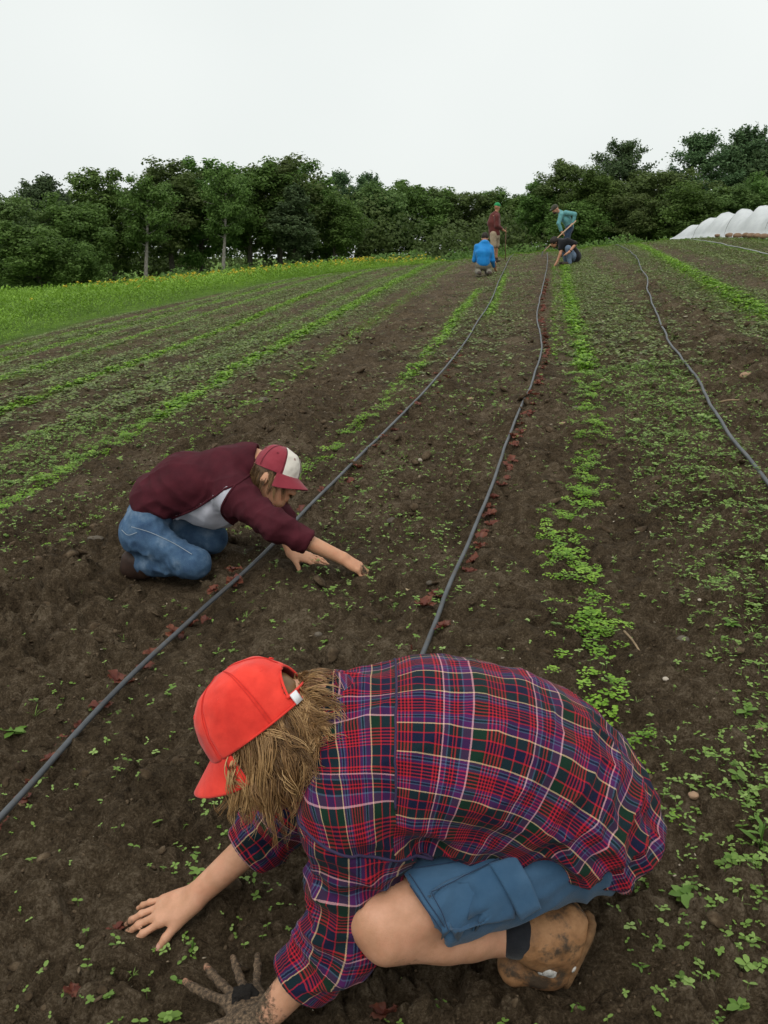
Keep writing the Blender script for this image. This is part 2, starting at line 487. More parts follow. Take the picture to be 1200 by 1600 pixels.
def build_ground():
    # polar sheet round the camera's foot: fine in view, coarse behind, out to the horizon
    rr = [.45]
    while rr[-1] < 900:
        r = rr[-1]; k = .0038 if r < 9 else (.0065 if r < 42 else .03)
        rr.append(r * (1 + k))
    rr = np.array(rr)
    fine = np.radians(np.arange(-36, 36.001, .20)); left = np.radians(np.arange(-180, -36, 6.)); right = np.radians(np.arange(36.5, 180, 6.))
    th = np.concatenate([left, fine, right])
    R, T = np.meshgrid(rr, th, indexing='ij'); X = R * np.sin(T); Y = R * np.cos(T)
    cell = R * .0040 * np.where(np.abs(T) > .64, 14, 1)
    Z = ground_z(X.ravel(), Y.ravel(), cell.ravel())
    V = np.stack([X.ravel(), Y.ravel(), Z], -1); nr, nt = R.shape
    I, J = np.meshgrid(np.arange(nr - 1), np.arange(nt), indexing='ij'); J2 = (J + 1) % nt
    F = np.stack([I * nt + J, I * nt + J2, (I + 1) * nt + J2, (I + 1) * nt + J], -1).reshape(-1, 4)[:, ::-1]
    c = len(V); V = np.concatenate([V, [[0, 0, 0]]]); j = np.arange(nt)
    F3 = np.stack([np.full(nt, c), j, (j + 1) % nt], -1)[:, ::-1]
    u, v = to_uv(V[:, 0], V[:, 1])
    dist = np.hypot(V[:, 0], V[:, 1])
    kf = dist < 44; bw = np.zeros(len(V)); bw[kf] = band_w(u[kf], v[kf])
    green = np.clip(bw + carpet(u, v) / 1700., 0, .95) * sstep(5, 16, dist)
    mead = 1 - sstep(-.3, .3, u - edge_u(v) + .4 * (fbm2(u, v, 2, 77) - .5))
    mead = np.maximum(mead, sstep(40, 46, dist))
    m = Mat('soil'); po = m.gpos()
    n1 = m.noise(2.2, 5, .6, po); n2 = m.noise(26, 6, .7, po); n3 = m.noise(140, 4, .7, po)
    mixn = m.math('ADD', m.math('MULTIPLY', n1, .28), m.math('ADD', m.math('MULTIPLY', n2, .36), m.math('MULTIPLY', n3, .36)))
    soil = m.ramp(mixn, [(.35, (.013, .0086, .0052)), (.43, (.058, .0395, .0228)), (.52, (.128, .0910, .0550)), (.61, (.260, .200, .136))])
    fleck = m.ramp(m.noise(330, 2, .5, po), [(.66, 0.), (.72, 1.)])
    soil = m.mix(m.math('MULTIPLY', fleck, .5), soil, (.17, .135, .095))
    gcol = m.ramp(m.noise(9, 4, .7, po), [(.3, (.075, .085, .030)), (.7, (.17, .19, .070))])
    gf = m.math('MULTIPLY', m.attr('green'), m.ramp(m.noise(16, 4, .75, po), [(.38, .1), (.62, 1.)]))
    soil = m.mix(gf, soil, gcol)
    lime = m.ramp(m.noise(14, 4, .7, po), [(.35, (.105, .175, .018)), (.65, (.20, .33, .036))])
    soil = m.mix(m.math('MULTIPLY', m.attr('band'), m.ramp(m.noise(20, 4, .75, po), [(.33, .35), (.52, 1.)])), soil, lime)
    mcol = m.ramp(m.noise(1.2, 5, .7, po), [(.3, (.07, .125, .018)), (.7, (.13, .22, .035))])
    soil = m.mix(m.attr('meadow'), soil, mcol)
    m.p(Base_Color=soil, Roughness=m.ramp(n1, [(.3, .72), (.7, .95)])); m.b.inputs['Specular IOR Level'].default_value = .08
    hh = m.math('ADD', m.math('MULTIPLY', m.noise(14, 4, .7, po), 1.3), m.math('ADD', m.math('MULTIPLY', m.noise(55, 5, .75, po), 1.1), m.math('MULTIPLY', m.noise(210, 4, .75, po), .7)))
    m.bump(hh, 1.0, .034)
    me = mesh('field', V, [F, F3], m.m, True, {'green': green, 'meadow': mead, 'band': bw * sstep(6, 15, dist)})
    o = obj('field', me); tag(o, 'dark brown tilled field with weedy rows rising to a crest', 'field', kind='structure')
    return m.m

def blob(n=1, seed=0, jag=.25, sq=(1, 1, .7)):
    """an icosphere knocked into a lump"""
    t = (1 + 5 ** .5) / 2
    V = np.array([(-1, t, 0), (1, t, 0), (-1, -t, 0), (1, -t, 0), (0, -1, t), (0, 1, t), (0, -1, -t), (0, 1, -t), (t, 0, -1), (t, 0, 1), (-t, 0, -1), (-t, 0, 1)], float)
    F = [(0, 11, 5), (0, 5, 1), (0, 1, 7), (0, 7, 10), (0, 10, 11), (1, 5, 9), (5, 11, 4), (11, 10, 2), (10, 7, 6), (7, 1, 8), (3, 9, 4), (3, 4, 2), (3, 2, 6), (3, 6, 8), (3, 8, 9), (4, 9, 5), (2, 4, 11), (6, 2, 10), (8, 6, 7), (9, 8, 1)]
    V /= np.linalg.norm(V, axis=1)[:, None]
    for _ in range(n):
        mid = {}; V = list(V); G = []
        def mp(a, b):
            k = (min(a, b), max(a, b))
            if k not in mid: q = V[a] + V[b]; V.append(q / np.linalg.norm(q)); mid[k] = len(V) - 1
            return mid[k]
        for a, b, c in F:
            ab, bc, ca = mp(a, b), mp(b, c), mp(c, a); G += [(a, ab, ca), (b, bc, ab), (c, ca, bc), (ab, bc, ca)]
        F = G; V = np.array(V)
    r = 1 + jag * 2 * (fbm3(V * 1.4 + seed * 5.1, 2, seed) - .5) + jag * .8 * (fbm3(V * 4 + seed * 3.7, 2, seed + 4) - .5)
    return V * r[:, None] * np.array(sq), np.array(F)

def scatter(V, F, pos, scale, yaw, tilt=None, extra=None):
    """instance one template at many places, as plain geometry"""
    n = len(pos); c, s = np.cos(yaw), np.sin(yaw)
    X = V[None, :, 0] * c[:, None] - V[None, :, 1] * s[:, None]; Y = V[None, :, 0] * s[:, None] + V[None, :, 1] * c[:, None]; Zz = np.broadcast_to(V[None, :, 2], X.shape)
    W = np.stack([X, Y, Zz], -1) * np.asarray(scale).reshape(n, 1, -1)
    if tilt is not None: W[..., 2] += W[..., 0] * tilt[:, 0:1] + W[..., 1] * tilt[:, 1:2]
    W += pos[:, None]
    Fs = [(f[None] + (np.arange(n) * len(V))[:, None, None]).reshape(-1, f.shape[1]) for f in (F if isinstance(F, list) else [F])]
    return W.reshape(-1, 3), Fs

def sample_view(n, r0, r1, pw, half=.47):
    """random ground points in the wedge the camera can see"""
    t = rng.random(n); r = (r0 ** pw + t * (r1 ** pw - r0 ** pw)) ** (1 / pw); a = (rng.random(n) * 2 - 1) * (half + .15)
    return r * np.sin(a), r * np.cos(a)

def build_clods():
    b = MB(); m = Mat('soil_crumb'); po = m.gpos()
    m.p(Base_Color=m.ramp(m.noise(30, 5, .7, po), [(.3, (.022, .0138, .0076)), (.5, (.062, .0415, .0235)), (.72, (.150, .110, .070))]), Roughness=.95); m.bump(m.noise(200, 3, .7, po), .5, .004); m.b.inputs['Specular IOR Level'].default_value = .2
    for sd in range(8):
        big = sd < 3; V, F = blob(1 if big else 0, sd + 20, .55, (1, .85, .62)); n = 600 if big else 3800
        x, y = sample_view(n, 1.0, 13 if big else 9, 1.25); u, v = to_uv(x, y)
        k = rng.random(n) < np.clip(rough(u, v) ** 2 * 1.0, .08, 1); x, y = x[k], y[k]; n = len(x)
        s = (.010 + .016 * rng.random(n) ** 3) if big else (.0030 + .0065 * rng.random(n) ** 2); s *= np.clip(np.hypot(x, y) / 3., .8, 1.5)
        z = ground_z(x, y) + s * .12
        W, Fs = scatter(V, F, np.stack([x, y, z], -1), s[:, None] * (.65 + .7 * rng.random((n, 3))), rng.random(n) * 6.3, (rng.random((n, 2)) - .5) * 1.2)
        b.add(W, Fs)
    V, F = blob(0, 3, .4, (1, .5, .25)); n = 5600; x, y = sample_view(n, 1.1, 30, 1.0); u, v = to_uv(x, y); k = u > edge_u(v) + .2; x, y = x[k], y[k]; n = len(x)
    s = (.0022 + .005 * rng.random(n) ** 3) * np.clip(np.hypot(x, y) / 2.5, .8, 3.2); W, Fs = scatter(V, F, np.stack([x, y, ground_z(x, y) + s * .3], -1), s[:, None] * (.5 + 1.1 * rng.random((n, 3))), rng.random(n) * 6.3, rng.random((n, 2)) - .5)
    lm_ = Mat('straw_chip'); lm_.p(Base_Color=lm_.ramp(lm_.noise(7, 2, .5, lm_.gpos()), [(.35, (.12, .085, .05)), (.5, (.26, .20, .13)), (.7, (.42, .37, .29))]), Roughness=.9)
    tag(obj('soil_litter', MB().add(W, Fs).mesh('soil_litter', lm_.m, True)), 'pale chips of straw and grit strewn over the soil', 'litter', kind='stuff')
    o = obj('soil_crumbs', b.mesh('soil_crumbs', m.m, True))
    tag(o, 'loose brown crumbs and clods lying on the tilled soil', 'soil', kind='stuff')

SOIL = build_ground()
build_clods()

# ------------------------------------------------------------------ people: shared builders
def ray_dir(px, py):
    vx = (px - 600) / FPX; vy = (800 - py) / FPX
    return A(vx, CP + vy * SP, -SP + vy * CP)
def atz(px, py, z):
    r = ray_dir(px, py); return A(0, 0, CAMH) + r * ((z - CAMH) / r[2])
def atd(px, py, d): return A(0, 0, CAMH) + ray_dir(px, py) * d

def hit(f, px, py, t0=.8, t1=6., off=0.):
    """first point of a body's surface along one line of sight; used to lay seams and pockets on cloth"""
    o = np.array([0, 0, CAMH], np.float32); d = unit(ray_dir(px, py)).astype(np.float32); t = t0
    for _ in range(90):
        e = float(f((o + d * t)[None])[0]) - off
        if e < .0004 or t > t1: break
        t += e * .85
    return (o + d * t).astype(float)

def lay(tree, px, py):
    """point of a finished garment (creases included) on one line of sight, or None"""
    h_ = tree.ray_cast(Vector((0, 0, CAMH)), Vector(unit(ray_dir(px, py))))
    return None if h_[0] is None else np.array(h_[0])

def rot(v, ax, a):
    ax = unit(ax); v = np.asarray(v, float)
    return v * math.cos(a) + np.cross(ax, v) * math.sin(a) + ax * (ax @ v) * (1 - math.cos(a))

def hand(W, D, N, side, curl, spread=(.16, .05, -.06, -.2), thumb=(.7, .25, .1), s=1.0):
    """prims of a hand. W wrist, D towards the fingers, N out of the back of the hand, side +1 left / -1 right.
    curl: per finger three joint angles (radians). thumb: out angle, bend, drop towards the palm"""
    D = unit(D); N = unit(N - D * (N @ D)); S = np.cross(D, N) * side
    pr = []; tips = []
    offs = [.027, .009, -.010, -.027]; fo = [.086, .090, .086, .078]
    ln = [(.046, .028, .022), (.050, .033, .023), (.047, .031, .022), (.037, .023, .020)]; rad = [.0086, .0088, .0083, .0074]
    mcp = [W + (D * fo[i] + S * offs[i] + N * (.003 if i in (1, 2) else 0)) * s for i in range(4)]
    wr = [W + S * o * s for o in (.016, .006, -.005, -.015)]
    for i in range(4): pr.append(rc(wr[i], mcp[i], .0145 * s, .0108 * s, .014))
    pr.append(el(W + (D * .05 - N * .005) * s, [D, S, N], A(.046, .034, .015) * s, .012))
    c0 = W + (D * .014 + S * .020 - N * .004) * s
    out, bend, drop = thumb
    d1 = unit(D * math.cos(out) + S * math.sin(out) - N * drop); c1 = c0 + d1 * .046 * s
    d2 = unit(rot(d1, N, -bend * side)); c2 = c1 + d2 * .034 * s; d3 = unit(rot(d2, N, -bend * .7 * side) - N * .08); c3 = c2 + d3 * .025 * s
    pr.append(rc(c0, c1, .0165 * s, .0118 * s, .016)); pr.append(rc(c1, c2, .0112 * s, .0098 * s, .005)); pr.append(rc(c2, c3, .0100 * s, .0078 * s, .004))
    tips.append((c2, c3, d3, N, .0085 * s))
    for i in range(4):
        d = unit(D * math.cos(spread[i]) + S * math.sin(spread[i])); ax = np.cross(N, d); p = mcp[i]; n = N
        for j in range(3):
            a = curl[i][j]; ax = unit(np.cross(n, d)); d2 = unit(rot(d, ax, a)); n = unit(rot(n, ax, a)); d = d2
            q = p + d * ln[i][j] * s; r0 = rad[i] * s * (1, .93, .86)[j]; r1 = rad[i] * s * (.93, .86, .72)[j]
            pr.append(rc(p, q, r0, r1, .006 if j == 0 else .0035)); p0 = p; p = q
            if j < 2: pr.append(el(q + n * .001 * s, [d, np.cross(d, n), n], A(.0085, .0088, .0088) * s * rad[i] / .0089, .004))
        tips.append((p0, p, d, n, rad[i] * .78 * s))
    return pr, tips

def nails(tips, mat, parent, keep=None):
    b = MB()
    for i, (p0, p, d, n, r) in enumerate(tips):
        if keep is not None and i not in keep: continue
        S = np.cross(d, n); a = np.linspace(-.95, .95, 7); t = np.linspace(-.5, .65, 6)
        w = np.sqrt(np.clip(1 - (np.abs(t) / .72) ** 4, .05, 1))
        V = [p + d * (tt * r * 1.5) + (S * math.sin(aa * ww) + n * math.cos(aa * ww)) * (r * 1.03 + .0003) for tt, ww in zip(t, w) for aa in a]
        b.add(np.array(V), grid_faces(6, 7))
    return obj('fingernails', b.mesh('fingernails', mat), parent)

def head_prims(c, f, u, l, s=1.0, nose=True, ears=True):
    """c head centre (between the ears, at eye height), f forward, u up, l left"""
    M = [f, l, u]
    pr = [el(c + (u * .022 - f * .012) * s, M, A(.098, .077, .098) * s, .0),
          el(c + (f * .030 - u * .050) * s, M, A(.066, .060, .078) * s, .04),
          el(c + (f * .060 - u * .098) * s, M, A(.026, .028, .020) * s, .03),
          el(c + (f * .074 + u * .022) * s, M, A(.020, .052, .014) * s, .02)]
    if nose:
        pr.append(rc(c + (f * .088 + u * .002) * s, c + (f * .112 - u * .034) * s, .009 * s, .013 * s, .012))
        for e in (-1, 1): pr.append(el(c + (f * .097 - u * .040 + l * e * .011) * s, M, A(.011, .008, .008) * s, .006))
        pr.append(el(c + (f * .092 - u * .066) * s, M, A(.012, .024, .006) * s, .006))
        pr.append(el(c + (f * .090 - u * .077) * s, M, A(.012, .020, .006) * s, .006))
        for e in (-1, 1): pr.append(el(c + (f * .078 + l * e * .032 - u * .0) * s, M, A(.014, .017, .011) * s, .004))
    if ears:
        for e in (-1, 1): pr.append(el(c + (l * e * .078 - f * .010 - u * .018) * s, [unit(f - u * .2 + l * e * .25), l, unit(u + f * .2)], A(.018, .009, .032) * s, .006))
    return pr

def cap(parent, c, f, u, l, mats, a=.102, b=.084, h=.112, opening=True, brim_len=.07, white_front=False, drop=.02, name='cap'):
    """baseball cap; c centre of the rim plane"""
    f, u, l = unit(f), unit(u), unit(l); NT, NR = 168, 40
    th = np.linspace(0, 2 * math.pi, NT, endpoint=False); t = np.linspace(0, 1, NR) * .985
    ex = .62
    rad = np.cos(t * math.pi / 2) ** ex; zz = np.sin(t * math.pi / 2) ** 1.04
    T, K = np.meshgrid(th, np.arange(NR), indexing='ij')
    R = rad[K]; Zc = zz[K] * h
    seam = np.min(np.abs((T[..., None] - np.arange(0, 7) * math.pi / 3)), -1)
    groove = np.exp(-(seam / .022) ** 2); ridge = np.exp(-((seam - .06) / .02) ** 2)
    R = R * (1 - .022 * groove + .008 * ridge)
    Pn = np.stack([np.cos(T) * a * R, np.sin(T) * b * R, Zc], -1).reshape(-1, 3)
    dent = .012 * np.exp(-(((Pn[:, 0] + .02) / .05) ** 2 + ((Pn[:, 1] - .05) / .04) ** 2)) * 0
    nz = (fbm3(Pn * 16 + 3, 3, 5) - .5) * .016
    Pn = Pn * (1 + nz / .1)[:, None]
    W = lambda q: c + np.outer(q[:, 0], f) + np.outer(q[:, 1], l) + np.outer(q[:, 2], u)
    F = grid_faces(NT, NR, True)
    top = len(Pn); Pn = np.concatenate([Pn, [[0, 0, h * 1.0]]]); j = np.arange(NT)
    F3 = np.stack([j * NR + NR - 1, ((j + 1) % NT) * NR + NR - 1, np.full(NT, top)], -1)
    ow, oh, sh = .56, .066, .019
    if opening:
        ctr = F // NR; ang = (ctr.mean(1) / NT * 2 * math.pi); wrap = (ctr.max(1) - ctr.min(1)) > NT / 2
        dth = ang - math.pi; zc = Pn[F][:, :, 2].mean(1)
        arch = oh * np.sqrt(np.clip(1 - (dth / ow) ** 2, 0, 1))
        rm = (np.abs(dth) < ow) & ~wrap & (zc > sh) & (zc < arch)
        F = F[~rm]
    fm = None
    if white_front:
        ctr = F // NR; ang = ctr.mean(1) / NT * 2 * math.pi; wrap = (ctr.max(1) - ctr.min(1)) > NT / 2
        isf = (np.minimum(ang, 2 * math.pi - ang) < math.pi / 3 - .02) | wrap
        t3 = (j + .5) / NT * 2 * math.pi
        fm = np.concatenate([isf, np.minimum(t3, 2 * math.pi - t3) < math.pi / 3]).astype(int)
    cr = obj('crown', mesh('crown', W(Pn), [F, F3], mats[:2] if white_front else mats[0], True, fmat=fm), None)
    cr.name = name; cr.parent = parent; cr.location = [-q for q in parent['_o']]
    so = cr.modifiers.new('thick', 'SOLIDIFY'); so.thickness = .0022; so.offset = -1
    # brim
    s = np.linspace(-1, 1, 41); tt = np.linspace(0, 1, 16); Sg, Tg = np.meshgrid(s, tt, indexing='ij')
    ang = Sg * 1.24; Lb = brim_len * np.clip(1 - np.abs(Sg) ** 3, 0, 1) ** .5
    q = np.stack([np.cos(ang) * a * 1.004 + Lb * Tg, np.sin(ang) * b * 1.004 * (1 + .05 * Tg), .004 - drop * Tg - .036 * Sg ** 2 * (.15 + .85 * Tg)], -1).reshape(-1, 3)
    br = obj('brim', mesh('brim', W(q), grid_faces(41, 16), mats[0]), cr); so = br.modifiers.new('thick', 'SOLIDIFY'); so.thickness = .004; so.offset = 0
    # sweatband edge, button, eyelets, arch binding, strap buckle
    bm = MB(); rim = np.stack([np.cos(th) * a * 1.0, np.sin(th) * b * 1.0, 0 * th + .0015], -1); rim = np.concatenate([rim, rim[:1]])
    V, Fl = tube(W(rim), .0022, 6, False); bm.add(V, Fl); obj('rim_binding', bm.mesh('rim_binding', mats[0]), cr)
    bv, bf = blob(2, 1, .02, (1, 1, .55)); obj('button', mesh('button', W(bv * .0075 + [0, 0, h * 1.0]), bf, mats[0]), cr)
    sm = Mat(name + '_thread'); sm.p(Base_Color=mats[0].node_tree.nodes['Principled BSDF'].inputs[0].default_value if False else (.60, .026, .018, 1) if not white_front else (.09, .012, .02, 1), Roughness=.9)
    for e in range(6):
        an = e * math.pi / 3; tk = np.linspace(.03, .97, 26); rk = np.cos(tk * math.pi / 2) ** ex
        for dd in (-.030, .030):
            aa = an + dd * (1 - tk * .3); pt = np.stack([np.cos(aa) * a * rk * 1.004, np.sin(aa) * b * rk * 1.004, np.sin(tk * math.pi / 2) ** 1.04 * h * 1.002], -1)
            if opening and e == 3: pt = pt[pt[:, 2] > oh + .004]
            pt = pt * (1 + (fbm3(pt * 16 + 3, 3, 5) - .5) * .16 + .004)[:, None]
            V, Fl = tube(W(pt), .0007, 4, False); obj('seam', MB().add(V, Fl).mesh('seam', sm.m), cr)
    for e in range(6):
        an = (e + .5) * math.pi / 3
        if white_front and abs(math.cos(an)) < -2: continue
        kk = .52; p = A(math.cos(an) * a * math.cos(kk * math.pi / 2) ** ex, math.sin(an) * b * math.cos(kk * math.pi / 2) ** ex, math.sin(kk * math.pi / 2) * h)
        nrm = unit(p / A(a * a, b * b, h * h)); tx = unit(np.cross(nrm, [0, 0, 1])); ty = np.cross(nrm, tx); aa = np.linspace(0, 2 * math.pi, 13)
        ring = p + nrm * .0012 + np.outer(np.cos(aa), tx) * .0042 + np.outer(np.sin(aa), ty) * .0042
        V, Fl = tube(W(ring), .0011, 5, False); bm = MB().add(V, Fl)
        obj('eyelet', bm.mesh('eyelet', mats[0]), cr)
    if opening:
        d = np.linspace(-ow, ow, 40); ah = np.maximum(oh * np.sqrt(np.clip(1 - (d / ow) ** 2, 0, 1)), sh)
        tz = np.arcsin(np.clip((ah / h), 0, 1) ** (1 / 1.04)) / (math.pi / 2); rr = np.cos(tz * math.pi / 2) ** ex
        pts = np.stack([np.cos(d + math.pi) * a * rr, np.sin(d + math.pi) * b * rr, ah], -1); pts = np.concatenate([pts, ])
        lo = np.stack([np.cos(d[::-1] + math.pi) * a, np.sin(d[::-1] + math.pi) * b, 0 * d + sh], -1)
        V, Fl = tube(W(np.concatenate([pts, lo, pts[:1]])), .0025, 6, False); obj('opening_binding', MB().add(V, Fl).mesh('opening_binding', mats[0]), cr)
    return cr, W

def strands(parent, name, mat, P0, D0, length, nseg, collide, grav=1.0, curl=.01, rad=.0011, curlf=34, seed=0, stiff=.55, wind=(0, 0, 0), spread=.0, clump=None):
    """hair as thin tapered three-sided tubes"""
    r = np.random.default_rng(seed); n = len(P0); L = np.broadcast_to(length, (n,)); P = P0.astype(float).copy(); D = D0 / np.linalg.norm(D0, axis=1)[:, None]
    pts = [P.copy()]; ph = r.random((n, 3)) * 6.28; fr = curlf * (.7 + .6 * r.random(n)); amp = curl * (.4 + 1.2 * r.random(n))
    if clump is not None:
        m_ = clump.max() + 1; ph = (r.random((m_, 3)) * 6.28)[clump] + r.normal(0, .35, (n, 3)); fr = (curlf * (.7 + .6 * r.random(m_)))[clump] * (1 + r.normal(0, .04, n)); amp = (curl * (.4 + 1.2 * r.random(m_)))[clump]
    for k in range(nseg):
        st = (L / nseg)[:, None]; s = (k + 1) / nseg
        g = A(0, 0, -1) * grav + np.asarray(wind)
        D = D * stiff + g * (1 - stiff) * (.35 + .65 * s) + spread * (r.random((n, 3)) - .5)
        D /= np.linalg.norm(D, axis=1)[:, None]
        P = P + D * st; P = collide(P); pts.append(P.copy())
    Q = np.stack(pts, 1)                                                    # n, nseg+1, 3
    tt = np.linspace(0, 1, nseg + 1)[None, :] * L[:, None]
    wv = np.stack([np.sin(tt * fr[:, None] + ph[:, i:i + 1]) for i in range(3)], -1) * (amp[:, None] * np.linspace(0, 1, nseg + 1)[None, :] ** .8)[..., None]
    Q = Q + wv
    if clump is not None:
        cnt = np.bincount(clump).astype(float); ctr = np.stack([np.stack([np.bincount(clump, Q[:, k_, c_]) / cnt for c_ in range(3)], -1) for k_ in range(nseg + 1)], 1)
        sv = np.linspace(0, 1, nseg + 1)[None, :, None]; Q = Q + (ctr[clump] - Q) * (.62 * sv ** 1.2) * (.55 + .45 * r.random((n, 1, 1)))
    T = np.gradient(Q, axis=1); T /= np.linalg.norm(T, axis=2)[..., None] + 1e-9
    N = np.cross(T, np.broadcast_to(unit(A(.3, .5, .8)), T.shape)); N /= np.linalg.norm(N, axis=2)[..., None] + 1e-9; B = np.cross(T, N)
    pr = np.sin(np.linspace(.25, 1, nseg + 1) * math.pi) ** .5; pr[-1] = .08; rr = rad * (.6 + .8 * r.random(n))[:, None] * pr[None]
    ring = [Q + rr[..., None] * (math.cos(a) * N + math.sin(a) * B) for a in (0, 2.09, 4.19)]
    V = np.stack(ring, 2)                                                   # n, k, 3, xyz
    m = nseg + 1; i, k, j = np.meshgrid(np.arange(n), np.arange(nseg), np.arange(3), indexing='ij'); j2 = (j + 1) % 3
    ix = lambda k_, j_: i * m * 3 + k_ * 3 + j_
    F = np.stack([ix(k, j), ix(k, j2), ix(k + 1, j2), ix(k + 1, j)], -1).reshape(-1, 4)
    tv = r.random(n) if clump is None else np.clip((r.random(clump.max() + 1))[clump] * .75 + .25 * r.random(n), 0, 1); tone = np.repeat(tv, m * 3); along = np.tile(np.repeat(np.linspace(0, 1, m), 3), n)
    o = obj(name, mesh(name, V.reshape(-1, 3), F, mat, True, {'tone': tone, 'along': along}), parent)
    o['kind'] = 'stuff'
    return o

def hair_mat(name, dark, mid, light):
    m = Mat(name); t = m.attr('tone')
    c = m.ramp(t, [(.0, dark), (.5, mid), (1., light)])
    m.p(Base_Color=c, Roughness=.42); m.b.inputs['Specular IOR Level'].default_value = .35
    return m.m

def skin_mat(name, base, red, dirt=(.042, .028, .017)):
    m = Mat(name); co = m.gpos()
    c = m.ramp(m.noise(28, 4, .6, co), [(.3, base), (.7, red)])
    c = m.mix(m.ramp(m.noise(9, 5, .7, co), [(.50, 0.), (.72, .45)]), c, tuple(np.array(red) * np.array([.92, .66, .60])))
    c = m.mix(m.math('MULTIPLY', m.ramp(m.noise(420, 2, .5, co), [(.62, 0.), (.72, 1.)]), .12), c, (.25, .11, .06))
    dn = m.math('ADD', m.attr('dirt'), m.math('MULTIPLY', m.math('SUBTRACT', m.noise(95, 5, .75, co), .5), 1.3))
    df = m.ramp(dn, [(.38, 0.), (.62, 1.)]); df = m.math('MULTIPLY', df, m.math('GREATER_THAN', m.attr('dirt'), .02))
    dc = m.ramp(m.noise(120, 6, .75, co), [(.36, tuple(np.array(dirt) * .55)), (.5, tuple(np.array(dirt) * 1.9)), (.62, tuple(np.array(dirt) * 4.6))])
    c = m.mix(df, c, dc)
    m.p(Base_Color=c, Roughness=m.math('ADD', m.math('MULTIPLY', df, .35), .5)); m.b.inputs['Specular IOR Level'].default_value = .35
    m.p(Subsurface_Weight=m.math('MULTIPLY', m.math('SUBTRACT', 1., df), .12)); m.b.inputs['Subsurface Radius'].default_value = (.012, .005, .003); m.b.inputs['Subsurface Scale'].default_value = 1.
    h = m.math('ADD', m.math('MULTIPLY', m.noise(300, 4, .6, co), .5), m.math('MULTIPLY', m.math('MULTIPLY', df, m.noise(140, 4, .7, co)), 2.2))
    m.bump(h, .5, .003); return m.m

# ------------------------------------------------------------------ person in the plaid shirt, crouching in front
def project(f, P, it=6, off=0.):
    P = np.asarray(P, np.float32).copy()
    for _ in range(it):
        g = grad(f, P, .002); P = P - (f(P) - off)[:, None] * g / ((g * g).sum(1)[:, None] + 1e-6)
    return P
def seam(f, pts, r=.0013, n=60, off=.0006, dash=False):
    P = project(f, spline(pts, n), 5, off); V, Fl = tube(P, r, 5); return V, Fl
def patch(f, tree, corners, nu, nv, off, thick):
    """a cloth patch laid on the surface; corners: four 3-D points (u0v0, u1v0, u1v1, u0v1)"""
    c = np.asarray(corners, float); u = np.linspace(0, 1, nu); v = np.linspace(0, 1, nv); Ug, Vg = np.meshgrid(u, v, indexing='ij')
    Ug, Vg = Ug[..., None], Vg[..., None]
    P = (c[0] * (1 - Ug) * (1 - Vg) + c[1] * Ug * (1 - Vg) + c[2] * Ug * Vg + c[3] * (1 - Ug) * Vg).reshape(-1, 3)
    P = project(f, P, 8, 0); n = grad(f, P, .02); n /= np.linalg.norm(n, axis=1)[:, None]
    for i in range(len(P)):
        h_ = tree.ray_cast(Vector(P[i] + n[i] * .04), Vector(-n[i]), .08)
        if h_[0] is not None: P[i] = np.array(h_[0])
    G_ = P.reshape(nu, nv, 3).copy()
    for _ in range(6): G_[1:-1, 1:-1] = (G_[:-2, 1:-1] + G_[2:, 1:-1] + G_[1:-1, :-2] + G_[1:-1, 2:] + 2 * G_[1:-1, 1:-1]) / 6
    P = P + n * np.maximum(((G_.reshape(-1, 3) - P) * n).sum(1), 0)[:, None]
    e = np.minimum.reduce([Ug, 1 - Ug, Vg, 1 - Vg]).reshape(-1)
    pf = np.clip(e / .06, 0, 1) ** .5
    top = P + n * np.where(e < 1e-6, -.010, off + thick * pf)[:, None]
    return top, grid_faces(nu, nv)

